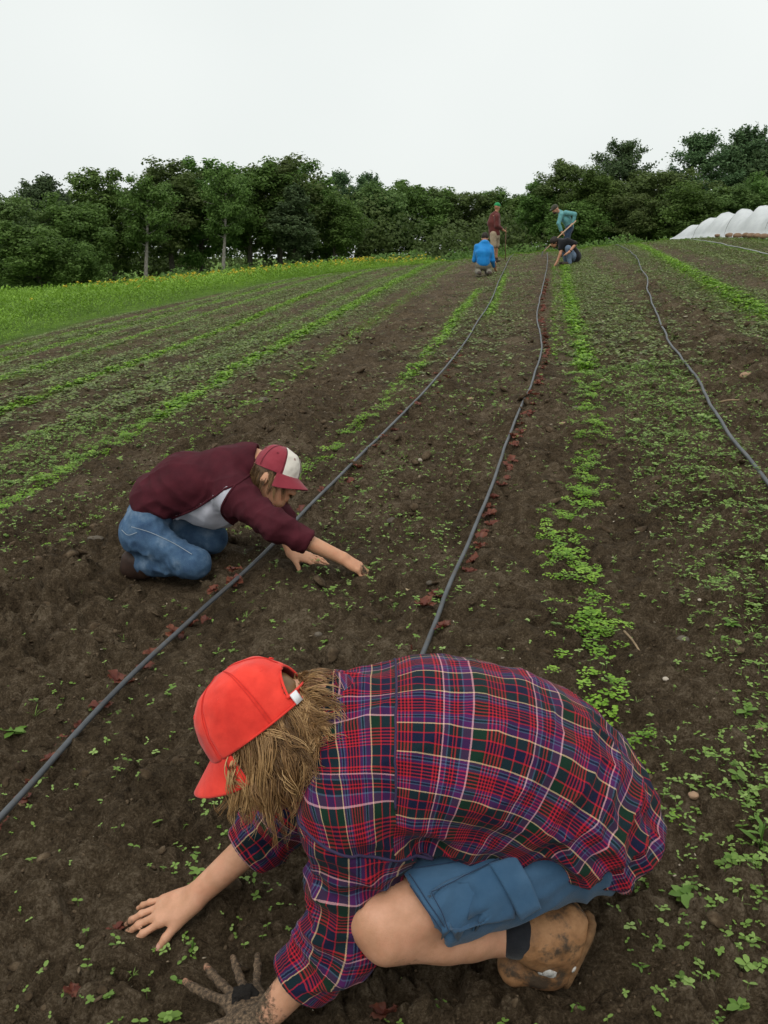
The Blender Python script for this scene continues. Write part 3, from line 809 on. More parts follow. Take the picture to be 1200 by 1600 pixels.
def plaid_mat():
    m = Mat('plaid_flannel'); pu = m.n('Attribute', attribute_name='puv').outputs['Vector']; x, y, z = m.sep(pu)
    G, Nv, R, Pu, Bl, Cr, Dk = (.005, .028, .015), (.007, .010, .036), (.50, .016, .028), (.078, .014, .095), (.085, .125, .22), (.15, .009, .024), (.012, .006, .018)
    def ramp(seq, coord, per):
        tot = sum(w for w, _ in seq); st = []; q = 0
        for w, c in seq: st.append((q / tot, c)); q += w
        fr = m.math('FRACT', m.math('DIVIDE', coord, per))
        return m.ramp(fr, st, 'CONSTANT')
    Y = (.74, .53, .30); Wh = (.76, .40, .44)
    warp = [(2.2, Y), (15, G), (2.2, R), (15, Nv), (2.2, R), (15, G), (2.2, Y), (4, Pu), (2, Bl), (3, Nv), (2, Bl), (4, Pu), (2.2, R), (3.4, Dk), (2.2, R), (3.4, Dk), (2.2, R), (3.4, Dk), (2.2, R), (3.4, Dk), (2.2, R), (5, Pu), (2, Bl), (3, Nv), (2, Bl), (9, Pu)]
    weft = [(2.2, Wh), (20, G), (2.2, R), (3, Dk), (2.2, R), (3, Dk), (2.2, R), (3, Dk), (2.2, R), (3, Dk), (2.2, R), (3, Dk), (2.2, R), (16, Nv), (2, R), (15, Nv), (2.2, R), (3, Dk), (2.2, R), (3, Dk), (2.2, Wh), (6, Pu), (2, Bl), (5, Nv), (2, R), (3, Dk), (2, R), (6, Nv), (2, Bl), (12, Pu)]
    wob = m.math('MULTIPLY', m.math('SUBTRACT', m.noise(420, 2, .5, pu), .5), .0012)
    xa = m.math('ADD', x, wob); ya = m.math('ADD', y, wob)
    # brushed yarns: the two sets of threads show in a fine diagonal twill
    tw = m.math('FRACT', m.math('MULTIPLY', m.math('ADD', x, y), 420.)); tf = m.ramp(tw, [(.35, .36), (.65, .64)])
    c = m.mix(tf, ramp(warp, xa, .122), ramp(weft, ya, .168))
    fade = m.ramp(m.noise(9, 4, .6, m.gpos()), [(.3, .72), (.7, .98)])
    c = m.mix(1.0, c, fade, 'MULTIPLY')
    c = m.mix(m.ramp(m.noise(900, 2, .6, pu), [(.5, 0.), (.8, .07)]), c, (.22, .18, .22))
    m.p(Base_Color=c, Roughness=.93, Sheen_Weight=.05, Sheen_Roughness=.5); m.b.inputs['Specular IOR Level'].default_value = .12
    h = m.math('ADD', m.noise(70, 4, .65, m.gpos()), m.math('MULTIPLY', m.noise(1100, 2, .5, m.gpos()), .3))
    m.bump(h, .30, .004); return m.m

def polyline_uv(V, pts, upv, ratio=1.0, R=.15, lat=None):
    """arc length along a polyline and distance round it"""
    pts = np.asarray(pts, float); best = np.full(len(V), 1e9); S = np.zeros(len(V)); Wd = np.zeros(len(V)); acc = 0
    Pv = spline(pts, 40)
    for i in range(len(Pv) - 1):
        a, b = Pv[i], Pv[i + 1]; d = b - a; Ln = np.linalg.norm(d); t = d / Ln
        h = np.clip((V - a) @ t, 0 if i else -1, Ln if i < len(Pv) - 2 else 1); q = V - a - h[:, None] * t; dd = (q * q).sum(1)
        up = unit(upv - t * (upv @ t)); la = np.cross(t, up)
        w = np.arctan2(q @ la / ratio, q @ up) * R
        k = dd < best; best = np.where(k, dd, best); S = np.where(k, acc + h, S); Wd = np.where(k, w, Wd); acc += Ln
    return S, Wd

def arc_uv(V, pts, ratio, R):
    """plaid coordinates on a bent back: angle round the best circle through the spine (x-z), and round the trunk"""
    q = np.asarray(pts)[:, [0, 2]]; M_ = np.c_[2 * q, np.ones(len(q))]; sol = np.linalg.lstsq(M_, (q ** 2).sum(1), rcond=None)[0]
    c = sol[:2]; rad = math.sqrt(sol[2] + c @ c); d = V[:, [0, 2]] - c; rr = np.hypot(d[:, 0], d[:, 1])
    s = (np.arctan2(d[:, 0], d[:, 1]) - math.atan2(*(q[0] - c))) * (rad + .10)
    yc = np.interp(V[:, 0], [p[0] for p in pts], [p[1] for p in pts])
    return s, -np.arctan2((V[:, 1] - yc) / ratio, rr - rad + .02) * R

def crease(V, along, across, stretch, seed, sharp=2.2):
    """narrow wandering ridges running along one direction, as loose cloth shows"""
    a = unit(along); q = V - np.outer(V @ a, a) * (1 - 1 / stretch); q = q / across + .55 * (fbm3(V / (across * 2.5) + seed, 2, seed)[:, None] - .5)
    r = 1 - np.abs(vn3(q + seed * 3.3, seed) - .5) * 2; return np.clip(r, 0, 1) ** sharp - .35

def folds(V, n, dirs, seed):
    """ridges of cloth: list of (direction across the ridges, wavelength, amplitude, centre, radius)"""
    d = np.zeros(len(V))
    for k, (dr, wl, amp, c, rad) in enumerate(dirs):
        dr = unit(dr); ph = (V @ dr) / wl + 1.6 * fbm3(V * (1 / (wl * 2.4)) + seed + k * 3, 2, seed + k)
        tri = 1 - np.abs(((ph) % 1.0) * 2 - 1); w = np.exp(-((V - c) ** 2).sum(1) / rad ** 2) if c is not None else 1
        d += amp * w * (tri ** 1.6 - .4)
    return d

def build_plaid_person():
    root = empty('person', (.3, 1.42, gz(.3, 1.42)))
    tag(root, 'crouching person in red cap, plaid shirt and blue cargo shorts pressing soil by hand', 'person')
    skin = skin_mat('skin_fair', (.46, .235, .135), (.60, .315, .20)); plaid = plaid_mat()
    LAT = unit(A(.0, -1, -.03))
    S0, S1, S2, S3 = A(-.03, 1.45, .556), A(.12, 1.455, .568), A(.285, 1.475, .512), A(.398, 1.50, .385)
    C7 = A(-.115, 1.44, .645)
    shL, shR = A(-.068, 1.305, .520), A(-.085, 1.60, .515)
    elL = atz(530, 1462, .245); wrL = atz(404, 1600, .075)
    elR = atz(452, 1268, .26); wrR = atz(306, 1400, .085)
    hipL, hipR = A(.40, 1.42, .37), A(.41, 1.58, .37)
    knL = atz(603, 1437, .315); anL = atz(822, 1462, .20)
    knR = A(.02, 1.66, .28); anR = A(.33, 1.66, .16)
    # head frame
    hp = atd(396, 1132, 1.60); r = unit(ray_dir(402, 1132)); Rr = unit(A(1, 0, 0) - r * r[0]); Ur = np.cross(Rr, r)
    hu = unit(-.62 * Rr + .78 * Ur - .10 * r); hf = unit(-.68 * Rr - .56 * Ur + .44 * r); hf = unit(hf - hu * (hf @ hu)); hl = np.cross(hu, hf)
    hc = hp - hu * .030
    # --- one body
    body = [fc(S0, S1, .095, .10, LAT, 1.55, .0), fc(S1, S2, .10, .095, LAT, 1.45, .05), fc(S2, S3, .09, .088, LAT, 1.42, .05),
            rc(S0, shL, .08, .056, .05), rc(S0, shR, .08, .056, .05), rc(S0 + A(-.03, 0, .03), C7, .07, .058, .04), rc(C7, hc - hu * .03 - hf * .03, .056, .054, .03),
            rc(shL, elL, .050, .041, .03), rc(elL, wrL, .041, .027, .02), rc(shR, elR, .050, .041, .03), rc(elR, wrR, .041, .027, .02),
            rc(hipL, knL, .070, .060, .05), rc(knL, knL * .45 + anL * .55, .050, .050, .02), rc(knL * .6 + anL * .4 + A(.0, .0, -.008), anL, .050, .036, .03),
            rc(hipR, knR, .070, .058, .05), rc(knR, anR, .052, .036, .03),
            el(knL + A(-.022, -.020, .012), np.eye(3), (.036, .036, .040), .018), rc(knL + A(.0, -.03, -.03), knL * .6 + anL * .4 + A(0, -.018, -.02), .030, .026, .03)]
    hd = head_prims(hc, hf, hu, hl, 1.0)
    DL = unit(atz(350, 1512, .045) - wrL); NL = unit(A(.10, -.05, -1))
    hl_, tl = hand(wrL, DL, NL, 1, [(.0, .14, .14), (-.05, .12, .16), (-.05, .12, .16), (.0, .14, .16)], (.50, .16, -.13, -.42), (.95, .12, -.15), 1.12)
    DR = unit(atz(205, 1444, .022) - wrR); NR = unit(A(-.25, -.30, .9))
    hr_, tr = hand(wrR, DR, NR, -1, [(.12, .22, .15), (.08, .22, .15), (.08, .22, .15), (.08, .2, .15)], (.10, .0, -.10, -.26), (.42, .05, .22))
    fb = grp([grp(body), cull(grp(hd, .03)), cull(grp(hl_, .012)), cull(grp(hr_, .012))])
    V, Q = surf(fb, .0054)
    n = grad(fb, V, .002); n /= np.linalg.norm(n, axis=1)[:, None]
    # tendons and veins on the back of the clean hand come from the metacarpal ridges; mud on the other
    dl = np.linalg.norm(V - (wrL + DL * .09), axis=1); dr = np.linalg.norm(V - (wrR + DR * .165), axis=1); dr2 = np.linalg.norm(V - (wrR + DR * .19), axis=1)
    dirt = np.clip(1.75 - dl / .105, 0, 1) + np.clip(.9 - dr2 / .07, 0, .75) + .55 * np.exp(-((V - (knL + A(.02, -.02, -.05))) ** 2).sum(1) / .05 ** 2)
    dirt += .34 * np.exp(-((V - (knL * .4 + anL * .6 + A(0, 0, -.03))) ** 2).sum(1) / .07 ** 2)
    o = obj('body', mesh('body', V, Q, skin, True, {'dirt': np.clip(dirt, 0, .80)}), root)
    nail = simple('nail', (.50, .26, .19), .35, .1, 200, 0, .4)
    nb = nails(tr, nail, o, keep=(0,))
    # --- shirt
    k2 = lambda a, b, t: a + (b - a) * t
    cuL = k2(elL, wrL, .50); cuR = k2(elR, wrR, .46)
    sp_ = spline(np.array([S0, S1, S2, S3]), 9); rt = np.interp(np.linspace(0, 1, 9), [0, .34, .7, 1], [.124, .128, .127, .134]); qt = np.interp(np.linspace(0, 1, 9), [0, .7, 1], [1.42, 1.40, 1.34])
    torso = grp([fc(sp_[i], sp_[i + 1], rt[i], rt[i + 1], LAT, (qt[i] + qt[i + 1]) / 2, .05 if i else 0) for i in range(8)] + [
                 rc(S0 + A(.0, 0, .02), C7 + A(.02, 0, .0), .095, .066, .05), el(A(.17, 1.42, .46), np.eye(3), (.18, .12, .10), .06),
                 rc(S0 + A(0, -.05, 0), shL + A(0, .01, -.02), .10, .078, .05), rc(S0 + A(0, .05, 0), shR, .10, .08, .05)])
    slL = grp([rc(shL + A(.01, .01, -.01), elL + A(.01, 0, 0), .074, .066, .0), rc(elL + A(.01, 0, 0), cuL, .068, .058, .03), rc(k2(elL, cuL, .62), cuL, .056, .060, .012), el(k2(shL, elL, .25) + A(.06, .02, .01), np.eye(3), (.07, .07, .08), .05)], .035)
    slR = grp([rc(shR, elR, .08, .066, .0), rc(elR, cuR, .066, .058, .03), rc(k2(elR, cuR, .4), cuR, .056, .060, .012)], .035)
    axL, axR = unit(cuL - elL), unit(cuR - elR)
    slL, slR = cull(slL, .09), cull(slR, .09); base = grp([torso, slL, slR])
    h1, h2, h3 = A(.025, 1.30, .452), A(.285, 1.30, .392), A(.56, 1.5, .215)
    hn = np.cross(h2 - h1, h3 - h1); hn = hn if hn[2] < 0 else -hn
    hem = half(h2, hn); far = lambda P: 1e9
    def only(cutter, centre, rad):
        c = np.asarray(centre, np.float32)
        def g(P): return np.maximum(cutter(P), np.sqrt(((P - c) ** 2).sum(1)) - rad)
        return g
    hemc = only(hem, A(.3, 1.5, .3), .42)
    def hemcut(P):                                   # the sleeves hang below the hem line: leave them whole
        return np.maximum(hemc(P), .012 - np.minimum(slL(P), slR(P)))
    shirt = cut(base, [hemcut, only(half(cuL, axL), cuL, .12), only(half(cuR, axR), cuR, .12),
                       rc(cuL - axL * .045, cuL + axL * .1, .046, .050), rc(cuR - axR * .045, cuR + axR * .1, .046, .05)], .006)
    V, Q = surf(shirt, .0058)
    n = grad(base, V, .004); n /= np.linalg.norm(n, axis=1)[:, None] + 1e-6
    ndt, dsl, dsr = torso(V), slL(V), slR(V)
    aL = unit(elL - shL); aR = unit(elR - shR); sqL = (V - shL) @ aL - .030 - .25 * ((V - shL) @ A(1, 0, 0)); sqR = (V - shR) @ aR - .03
    arm = ((dsl < ndt + .012) & (dsl < dsr) & (sqL > 0) & ((dsl < ndt - .002) | (sqL < .05))) | ((dsr < ndt - .002) & (sqR > 0))
    arm &= ~((V[:, 0] > .10) & (ndt < dsl))
    wt_ = sstep(-.02, .02, ndt - np.minimum(dsl, dsr))
    tdir = unit(S2 - S0)
    d = .0045 * (fbm3(V * 9, 3, 4) - .5) * 2
    d += folds(V, n, [(unit(A(.5, -.1, 1)), .055, .020, A(.02, 1.30, .44), .11),           # under the arm
                      (unit(A(1, .3, .55)), .075, .024, A(.34, 1.33, .40), .12),              # gathered at the waist
                      (unit(A(1, 0, -.6)), .05, .008, A(-.09, 1.45, .66), .06),
                      (unit(A(.9, -.4, .5)), .08, .014, A(.48, 1.40, .40), .12),
                      (unit(A(.35, .4, 1)), .085, .012, A(.15, 1.32, .48), .13), (unit(A(1, .1, .15)), .12, .005, A(.2, 1.45, .66), .22)], 3)
    d += wt_ * folds(V, n, [(unit(aL + .35 * A(1, 0, 0)), .085, .009, None, 1), (unit(aL + .9 * A(.6, .6, 0)), .06, .008, shL * .5 + elL * .5, .12), (unit(aL - .5 * A(1, .4, 0)), .045, .007, elL, .12)], 9)
    tw_ = 1 - wt_; gl = lambda c, rad: np.exp(-((V - c) ** 2).sum(1) / rad ** 2)
    d += tw_ * (.0052 + .019 * gl(A(.40, 1.36, .40), .17) + .014 * gl(A(.06, 1.30, .46), .15) + .006 * gl(A(-.07, 1.45, .66), .10)) * crease(V, A(.8, .35, .5), .050, 3.5, 71) + tw_ * .012 * gl(A(.47, 1.42, .40), .15) * crease(V, A(.3, 1, .2), .045, 3, 75)
    d += wt_ * .011 * crease(V, np.cross(aL, A(.5, -1, .2)), .045, 2.6, 83) + wt_ * .008 * crease(V, aL + A(.3, .3, 0), .055, 3.5, 87)
    rimd = np.minimum(np.abs((V - cuL) @ axL) + 9 * (dsl > .03), np.abs((V - cuR) @ axR) + 9 * (dsr > .03))
    d *= .25 + .75 * sstep(.0, .05, rimd)
    V2 = V + n * d[:, None]
    # plaid coordinates for every corner, by panel: back, yoke, sleeves
    sp, wp = arc_uv(V, [C7, S0, S1, S2, S3, S3 + A(.06, 0, -.12)], 1.4, .165)
    fa = face_avg(arm.astype(float), Q) > .5; fl = face_avg((dsl < dsr).astype(float), Q) > .5
    s_y = .150; fy = (face_avg(sp, Q) < s_y) & ~fa
    pu = np.zeros((len(Q), 4, 3))
    sL, wL = polyline_uv(V, [shL, elL, cuL], A(-.3, -1, .2), 1, .066); sR, wR = polyline_uv(V, [shR, elR, cuR], A(-.3, -1, .2), 1, .066)
    # a little bias so the cloth does not run dead straight
    wob = .006 * (fbm3(V * 5, 2, 8) - .5) * 2
    pu[..., 0] = (wp + wob)[Q] + .0; pu[..., 1] = (sp + .5 * wob)[Q] + .052
    py = np.stack([sp[Q] + .02, wp[Q] + .06], -1); pu[fy, :, 0] = py[fy][..., 0]; pu[fy, :, 1] = py[fy][..., 1]
    for msk, s_, w_ in ((fa & fl, sL, wL), (fa & ~fl, sR, wR)):
        pu[msk, :, 0] = (w_ + wob)[Q][msk] + .031; pu[msk, :, 1] = (s_ + wob)[Q][msk] + .03
    sh = obj('shirt', mesh('shirt', V2, Q, plaid, True, None, {'puv': pu.reshape(-1, 3)}), root)
    # armhole seams where sleeve meets body
    seamc = Mat('seam_thread'); seamc.p(Base_Color=(.03, .02, .06), Roughness=.9)
    for dsx, a_, b_ in ((dsl, shL, elL), (dsr, shR, elR)):
        sq_ = sqL if dsx is dsl else sqR; kb = (np.abs(sq_) < .004) & (dsx < .03) & (V[:, 0] < .10); q = V2[kb]; ax_ = unit(b_ - a_); e1_ = unit(np.cross(ax_, A(0, 0, 1))); e2_ = np.cross(ax_, e1_); ang = np.arctan2((q - a_) @ e2_, (q - a_) @ e1_); bins = np.linspace(-math.pi, math.pi, 41); pts = [q[(ang >= bins[i]) & (ang < bins[i + 1])].mean(0) for i in range(40) if ((ang >= bins[i]) & (ang < bins[i + 1])).sum() > 1]
        if len(pts) > 12:
            pts = np.array(pts + pts[:1]); V_, F_ = tube(spline(pts, 120), .0030, 6, False); obj('armhole_seam', MB().add(V_, F_).mesh('armhole_seam', seamc.m), sh)
    # yoke seam and collar
    b = MB(); seamc = Mat('seam_thread'); seamc.p(Base_Color=(.03, .02, .06), Roughness=.9)
    onb = ~arm & (np.abs(sp - s_y) < .004) & (V[:, 2] > .45)
    q = V2[onb]; qw = wp[onb]; od = np.argsort(qw); q = q[od]; qw = qw[od]; bins = np.linspace(-.34, .30, 44); pts = []
    for i in range(len(bins) - 1):
        k = (qw >= bins[i]) & (qw < bins[i + 1])
        if k.sum() > 1: pts.append(q[k].mean(0))
    if len(pts) > 5:
        V_, F_ = tube(spline(np.array(pts), 90), .0024, 6); obj('yoke_seam', MB().add(V_, F_).mesh('yoke_seam', seamc.m), sh)
    ax = unit(C7 - S0 + A(-.03, 0, .02)); e1 = unit(A(0, 1, 0) - ax * ax[1]); e2 = np.cross(ax, e1); an = np.linspace(0, 2 * math.pi, 56)[:-1]
    prof = [(.070, -.030), (.066, -.012), (.065, .004), (.071, .007), (.080, -.008), (.089, -.028), (.096, -.040)]
    Vc = np.array([C7 + ax * (z + .012 + .006 * math.sin(3 * a)) + (e1 * math.cos(a) * 1.05 + e2 * math.sin(a)) * r_ * (1 + .05 * math.sin(2 * a + 1)) for a in an for r_, z in prof])
    pc = np.array([[r_ * a * .9, .4 + j * .016, 0] for a in an for j, (r_, z) in enumerate(prof)]); Fc = grid_faces(55, 7, True)
    co = obj('collar', mesh('collar', Vc, Fc, plaid, True, None, {'puv': pc[Fc].reshape(-1, 3)}), sh); so = co.modifiers.new('t', 'SOLIDIFY'); so.thickness = .003
    # --- shorts
    tw = fabric('blue_twill', (.030, .080, .150), (.050, .110, .190), .85, 70, 2200, .35)
    tw_d = fabric('blue_twill_stitch', (.012, .030, .070), (.02, .045, .09), .9)
    thL = unit(knL - hipL); hmL = knL - thL * .055 + A(.018, 0, 0); thR = unit(knR - hipR); hmR = knR - thR * .1
    sbase = grp([fc(S3 + A(-.01, 0, -.015), S2 * .4 + S3 * .6, .094, .096, LAT, 1.38, 0), rc(hipL + A(-.008, .006, .0), hmL + A(0, .005, .010), .096, .084, .06), rc(hipR, hmR, .095, .085, .06), el(A(.385, 1.48, .38), np.eye(3), (.08, .14, .068), .05)])
    hnL = unit(thL + A(-.1, -.1, -.42)); 
    shorts = cut(sbase, [only(half(hmL, hnL), hmL, .16), only(half(hmR, thR), hmR, .16), rc(hmL - thL * .05 + A(0, .005, .012), hmL + thL * .12 + A(0, .005, .012), .070, .072), rc(hmR - thR * .05, hmR + thR * .1, .075, .075)], .006)
    V, Q = surf(shorts, .0055); n = grad(shorts, V, .004); n /= np.linalg.norm(n, axis=1)[:, None] + 1e-6
    d = .004 * (fbm3(V * 11, 3, 40) - .5) * 2 + folds(V, n, [(unit(A(1, .2, .5)), .05, .010, A(.40, 1.36, .28), .10), (unit(A(.5, -.2, -1)), .045, .006, A(.25, 1.30, .26), .12), (unit(A(.8, .3, -.6)), .05, .006, A(.12, 1.27, .33), .10)], 15)
    Vs_ = V + n * d[:, None]; so_ = obj('shorts', mesh('shorts', Vs_, Q, tw, True), root); TS = bvh(Vs_, Q)
    SF = shorts
    on = lambda px, py: hit(SF, px, py)
    pk = [on(672, 1394), on(780, 1342), on(806, 1432), on(704, 1452)]
    Vp, Fp = patch(SF, TS, pk, 30, 24, .002, .008); pko = obj('cargo_pocket', mesh('cargo_pocket', Vp, Fp, tw), so_)
    fk = [on(762, 1352), on(800, 1336), on(842, 1410), on(806, 1430)]
    Vp, Fp = patch(SF, TS, fk, 16, 30, .012, .007); obj('pocket_flap', mesh('pocket_flap', Vp, Fp, tw), so_)
    for a_, b_ in (((674, 1396), (778, 1344)), ((674, 1396), (698, 1446)), ((633, 1370), (690, 1452)), ((640, 1366), (696, 1450)), ((632, 1360), (790, 1336))):
        P = np.stack([on(a_[0] + (b_[0] - a_[0]) * t, a_[1] + (b_[1] - a_[1]) * t) for t in np.linspace(0, 1, 12)])
        P = np.stack([q if q is not None else p for p, q in zip(P, [lay(TS, a_[0] + (b_[0] - a_[0]) * t, a_[1] + (b_[1] - a_[1]) * t) for t in np.linspace(0, 1, 12)])])
        g = grad(SF, P.astype(np.float32), .004); g /= np.linalg.norm(g, axis=1)[:, None]
        inp = (a_[0] > 660) and b_[0] < 830 and a_[0] < 800
        V_, F_ = tube(spline(P + g * (.0115 if inp else .0025), 40), .0011, 5); obj('stitching', MB().add(V_, F_).mesh('stitching', tw_d), so_)
    # --- boots and socks
    le = Mat('tan_leather'); po = le.gpos()
    c = le.ramp(le.noise(22, 5, .65, po), [(.28, (.11, .052, .020)), (.5, (.26, .125, .050)), (.75, (.36, .19, .085))])
    c = le.mix(le.ramp(le.noise(13, 5, .7, po), [(.50, 0.), (.60, 1.)]), c, (.055, .035, .02))
    le.p(Base_Color=c, Roughness=.7); le.bump(le.noise(60, 5, .65, po), .5, .006)
    sol = simple('boot_sole', (.16, .085, .038), .85, .3, 60, .4); sock = fabric('dark_sock', (.008, .009, .012), (.015, .016, .02), .95, 200)
    mud = simple('dry_white_mud', (.45, .43, .40), .95, .3, 120, .5)
    for sd, an_, kn_, vis in (('L', anL, knL, True), ('R', anR, knR, False)):
        if vis: heel = atz(890, 1448, .215); ball = atz(862, 1502, .125); toe = ball + A(-.07, .0, -.012); an2 = atz(842, 1462, .205)
        else: heel = an_ + A(.085, .0, .02); ball = an_ + A(.065, .0, -.075); toe = ball + A(-.07, 0, 0); an2 = an_ + A(.02, 0, .0)
        sf = unit(heel - ball); back = unit(np.cross(sf, A(0, 1, 0))); back = back if back[0] > 0 else -back
        bt = grp([rc(an2, heel * .7 + ball * .3 - back * .02, .050, .046, 0), rc(heel - back * .008, ball - back * .008, .042, .047, .04), rc(ball - back * .01, toe, .046, .036, .03), rc(an2 - unit(an2 - kn_) * .03, an2, .047, .050, .02)])
        V, Q = surf(bt, .005); n = grad(bt, V, .004); n /= np.linalg.norm(n, axis=1)[:, None]
        d = .004 * (fbm3(V * 24, 3, 60) - .5) * 2 + folds(V, n, [(unit(sf + .3 * back), .035, .006, ball * .5 + an2 * .5, .06)], 31)
        bo = obj('boot', mesh('boot', V + n * d[:, None], Q, le.m), root)
        W2 = unit(np.cross(sf, back)); out_ = []
        for t in np.linspace(0, 1, 16):
            p = heel + (ball - heel) * t + sf * .030 * (1 - 2 * t); wd = (.034 + .012 * t) * math.sqrt(max(.15, 1 - abs(2 * t - 1) ** 6))
            q = [p + W2 * wd * w_ + back * (.034 if abs(w_) < .98 else .026) for w_ in (-1, -.7, 0, .7, 1)]; out_.append(q)
        Vs = project(bt, np.array(out_).reshape(-1, 3), 1, .001) * 0 + np.array(out_).reshape(-1, 3)
        so2 = obj('sole', mesh('sole', Vs, grid_faces(16, 5), sol), bo); m_ = so2.modifiers.new('t', 'SOLIDIFY'); m_.thickness = .013; m_.offset = 0
        sk = grp([rc(an2 - unit(an2 - kn_) * .055, an2, .0445, .046, 0)]); V, Q = surf(sk, .005); obj('sock', mesh('sock', V, Q, sock), root)
        if vis:
            def lp(pts, r, nm):
                V_, F_ = tube(project(bt, spline(np.array(pts), 30), 6, .002), r, 5); obj(nm, MB().add(V_, F_).mesh(nm, sol), bo)
            lp([atz(812, 1455, .23), atz(850, 1440, .24), atz(885, 1428, .24)], .0022, 'boot_seam')
            lp([atz(880, 1425, .24), atz(905, 1450, .2), atz(890, 1500, .15)], .0022, 'boot_seam')
            for i in range(5):
                t = i / 4; V_, F_ = blob(1, i, .5, (1, 1, .35)); p = project(bt, atz(846 + 26 * t + (i % 2) * 8, 1516 - 28 * t, .15)[None], 6, .0015)[0]
                g = unit(grad(bt, p[None].astype(np.float32), .004)[0]); a1 = unit(np.cross(g, A(1, 0, 0))); a2 = np.cross(g, a1)
                obj('dried_mud', mesh('dried_mud', p + (V_ @ np.stack([a1, a2, g])) * (.007 + .005 * ((i * 7) % 3) / 2), F_, mud), bo)
    # --- cap
    red = fabric('red_cotton', (.56, .026, .018), (.84, .060, .038), .88, 70, 1500, .22)
    cp, W = cap(root, hp - hu * .010 - hf * .012, hf, hu, hl, [red], .113, .092, .118, True, .066, drop=.03)
    tagm = simple('white_tag', (.72, .72, .74), .7, .05, 300)
    s_ = np.linspace(2.62, 2.79, 6); P = np.array([[math.cos(a) * .1155, math.sin(a) * .0945, z] for a in s_ for z in (-.001, .020)])
    tg = obj('strap_tag', mesh('strap_tag', W(P), grid_faces(6, 2), tagm), cp); m_ = tg.modifiers.new('t', 'SOLIDIFY'); m_.thickness = .003; m_.offset = 0
    # --- hair: a thick layer on the scalp, locks from under the cap, loose ends over the collar
    hm = hair_mat('brown_blond_hair', (.080, .040, .015), (.26, .140, .054), (.58, .37, .17))
    rr = np.random.default_rng(7); F3 = np.stack([hf, hl, hu]); hb = hp - hu * .010
    sc_ = cut(grp([el(hc + hu * .022 - hf * .012, [hf, hl, hu], (.104, .084, .103), 0), el(hc - hf * .055 - hu * .06, [hf, hl, hu], (.050, .058, .06), .03)]), [half(hc + hf * .035 - hu * .02, unit(hf - hu * .25))], .01)
    V, Q = surf(sc_, .006); n = grad(sc_, V, .004); n /= np.linalg.norm(n, axis=1)[:, None] + 1e-6
    V = V + n * (.004 * (fbm3(V * 60, 2, 3) - .5))[:, None]
    obj('scalp_hair', mesh('scalp_hair', V, Q, hm, True, {'tone': fbm3(V * 90, 2, 9) * .5}), root)
    ff = grp([grp(hd[:3], 0), rc(C7, hc, .062, .062), torso, cull(slR, .06)], 0)
    def coll(P):
        Pf = P.astype(np.float32); dd = ff(Pf); k = dd < .006
        if k.any():
            g = grad(ff, Pf[k], .004); g /= np.linalg.norm(g, axis=1)[:, None] + 1e-6; P = P.copy(); P[k] += g * (.006 - dd[k])[:, None]
        return P
    def lock(nm, nC, per, a0, a1, h0, h1, l0, l1, fwd, out_w, dwn, grav, stiff, curl, cf, seed, wind=(0, 0, 0)):
        nS = nC * per; cl = np.repeat(np.arange(nC), per); ca = rr.uniform(a0, a1, nC); ch = rr.uniform(h0, h1, nC)
        th = ca[cl] + rr.normal(0, .05, nS); hh = ch[cl] + rr.normal(0, .006, nS)
        P0 = hb + np.stack([np.cos(th) * .102 - .010, np.sin(th) * .083, np.minimum(hh, .018)], -1) @ F3
        out = np.stack([np.cos(th), np.sin(th), 0 * th], -1) @ F3
        D0 = out * out_w - hu * dwn + hf * fwd + rr.normal(0, .035, (nS, 3)) + rr.normal(0, .20, (nC, 3))[cl]
        ln = rr.uniform(l0, l1, nC)[cl] * (.4 + .7 * rr.random(nS))
        # every lock waves as one, single hairs stray from it
        return strands(root, nm, hm, P0, D0, ln, 9, coll, grav, curl, .0008, cf, seed, stiff, wind, .03, cl)
    lock('hair', 200, 15, 1.0, 2 * math.pi - 1.0, -.05, .004, .08, .165, .12, .38, .85, 1.0, .72, .0135, 50, 3)
    lock('hair', 75, 14, math.pi - 1.3, math.pi + 1.3, -.05, .002, .07, .12, -.60, .10, .60, .55, .76, .011, 62, 4)
    return dict(elL=elL, wrL=wrL, DL=DL, NL=NL, knL=knL)
PLAID = build_plaid_person()

def build_soil_plug():
    V, F = blob(3, 3, .5, (1.05, .95, .55)); m = simple('wet_peat', (.012, .009, .007), .85, .5, 260, 1.0)
    p = PLAID['wrL'] + PLAID['DL'] * .064 - PLAID['NL'] * .019
    V = V * (1 + .35 * (fbm3(V * 5, 3, 2) - .5))[:, None]
    o = obj('soil_plug', mesh('soil_plug', V * .022 + p, F, m)); tag(o, 'black soil plug lying in the muddy open palm', 'soil plug')
build_soil_plug()

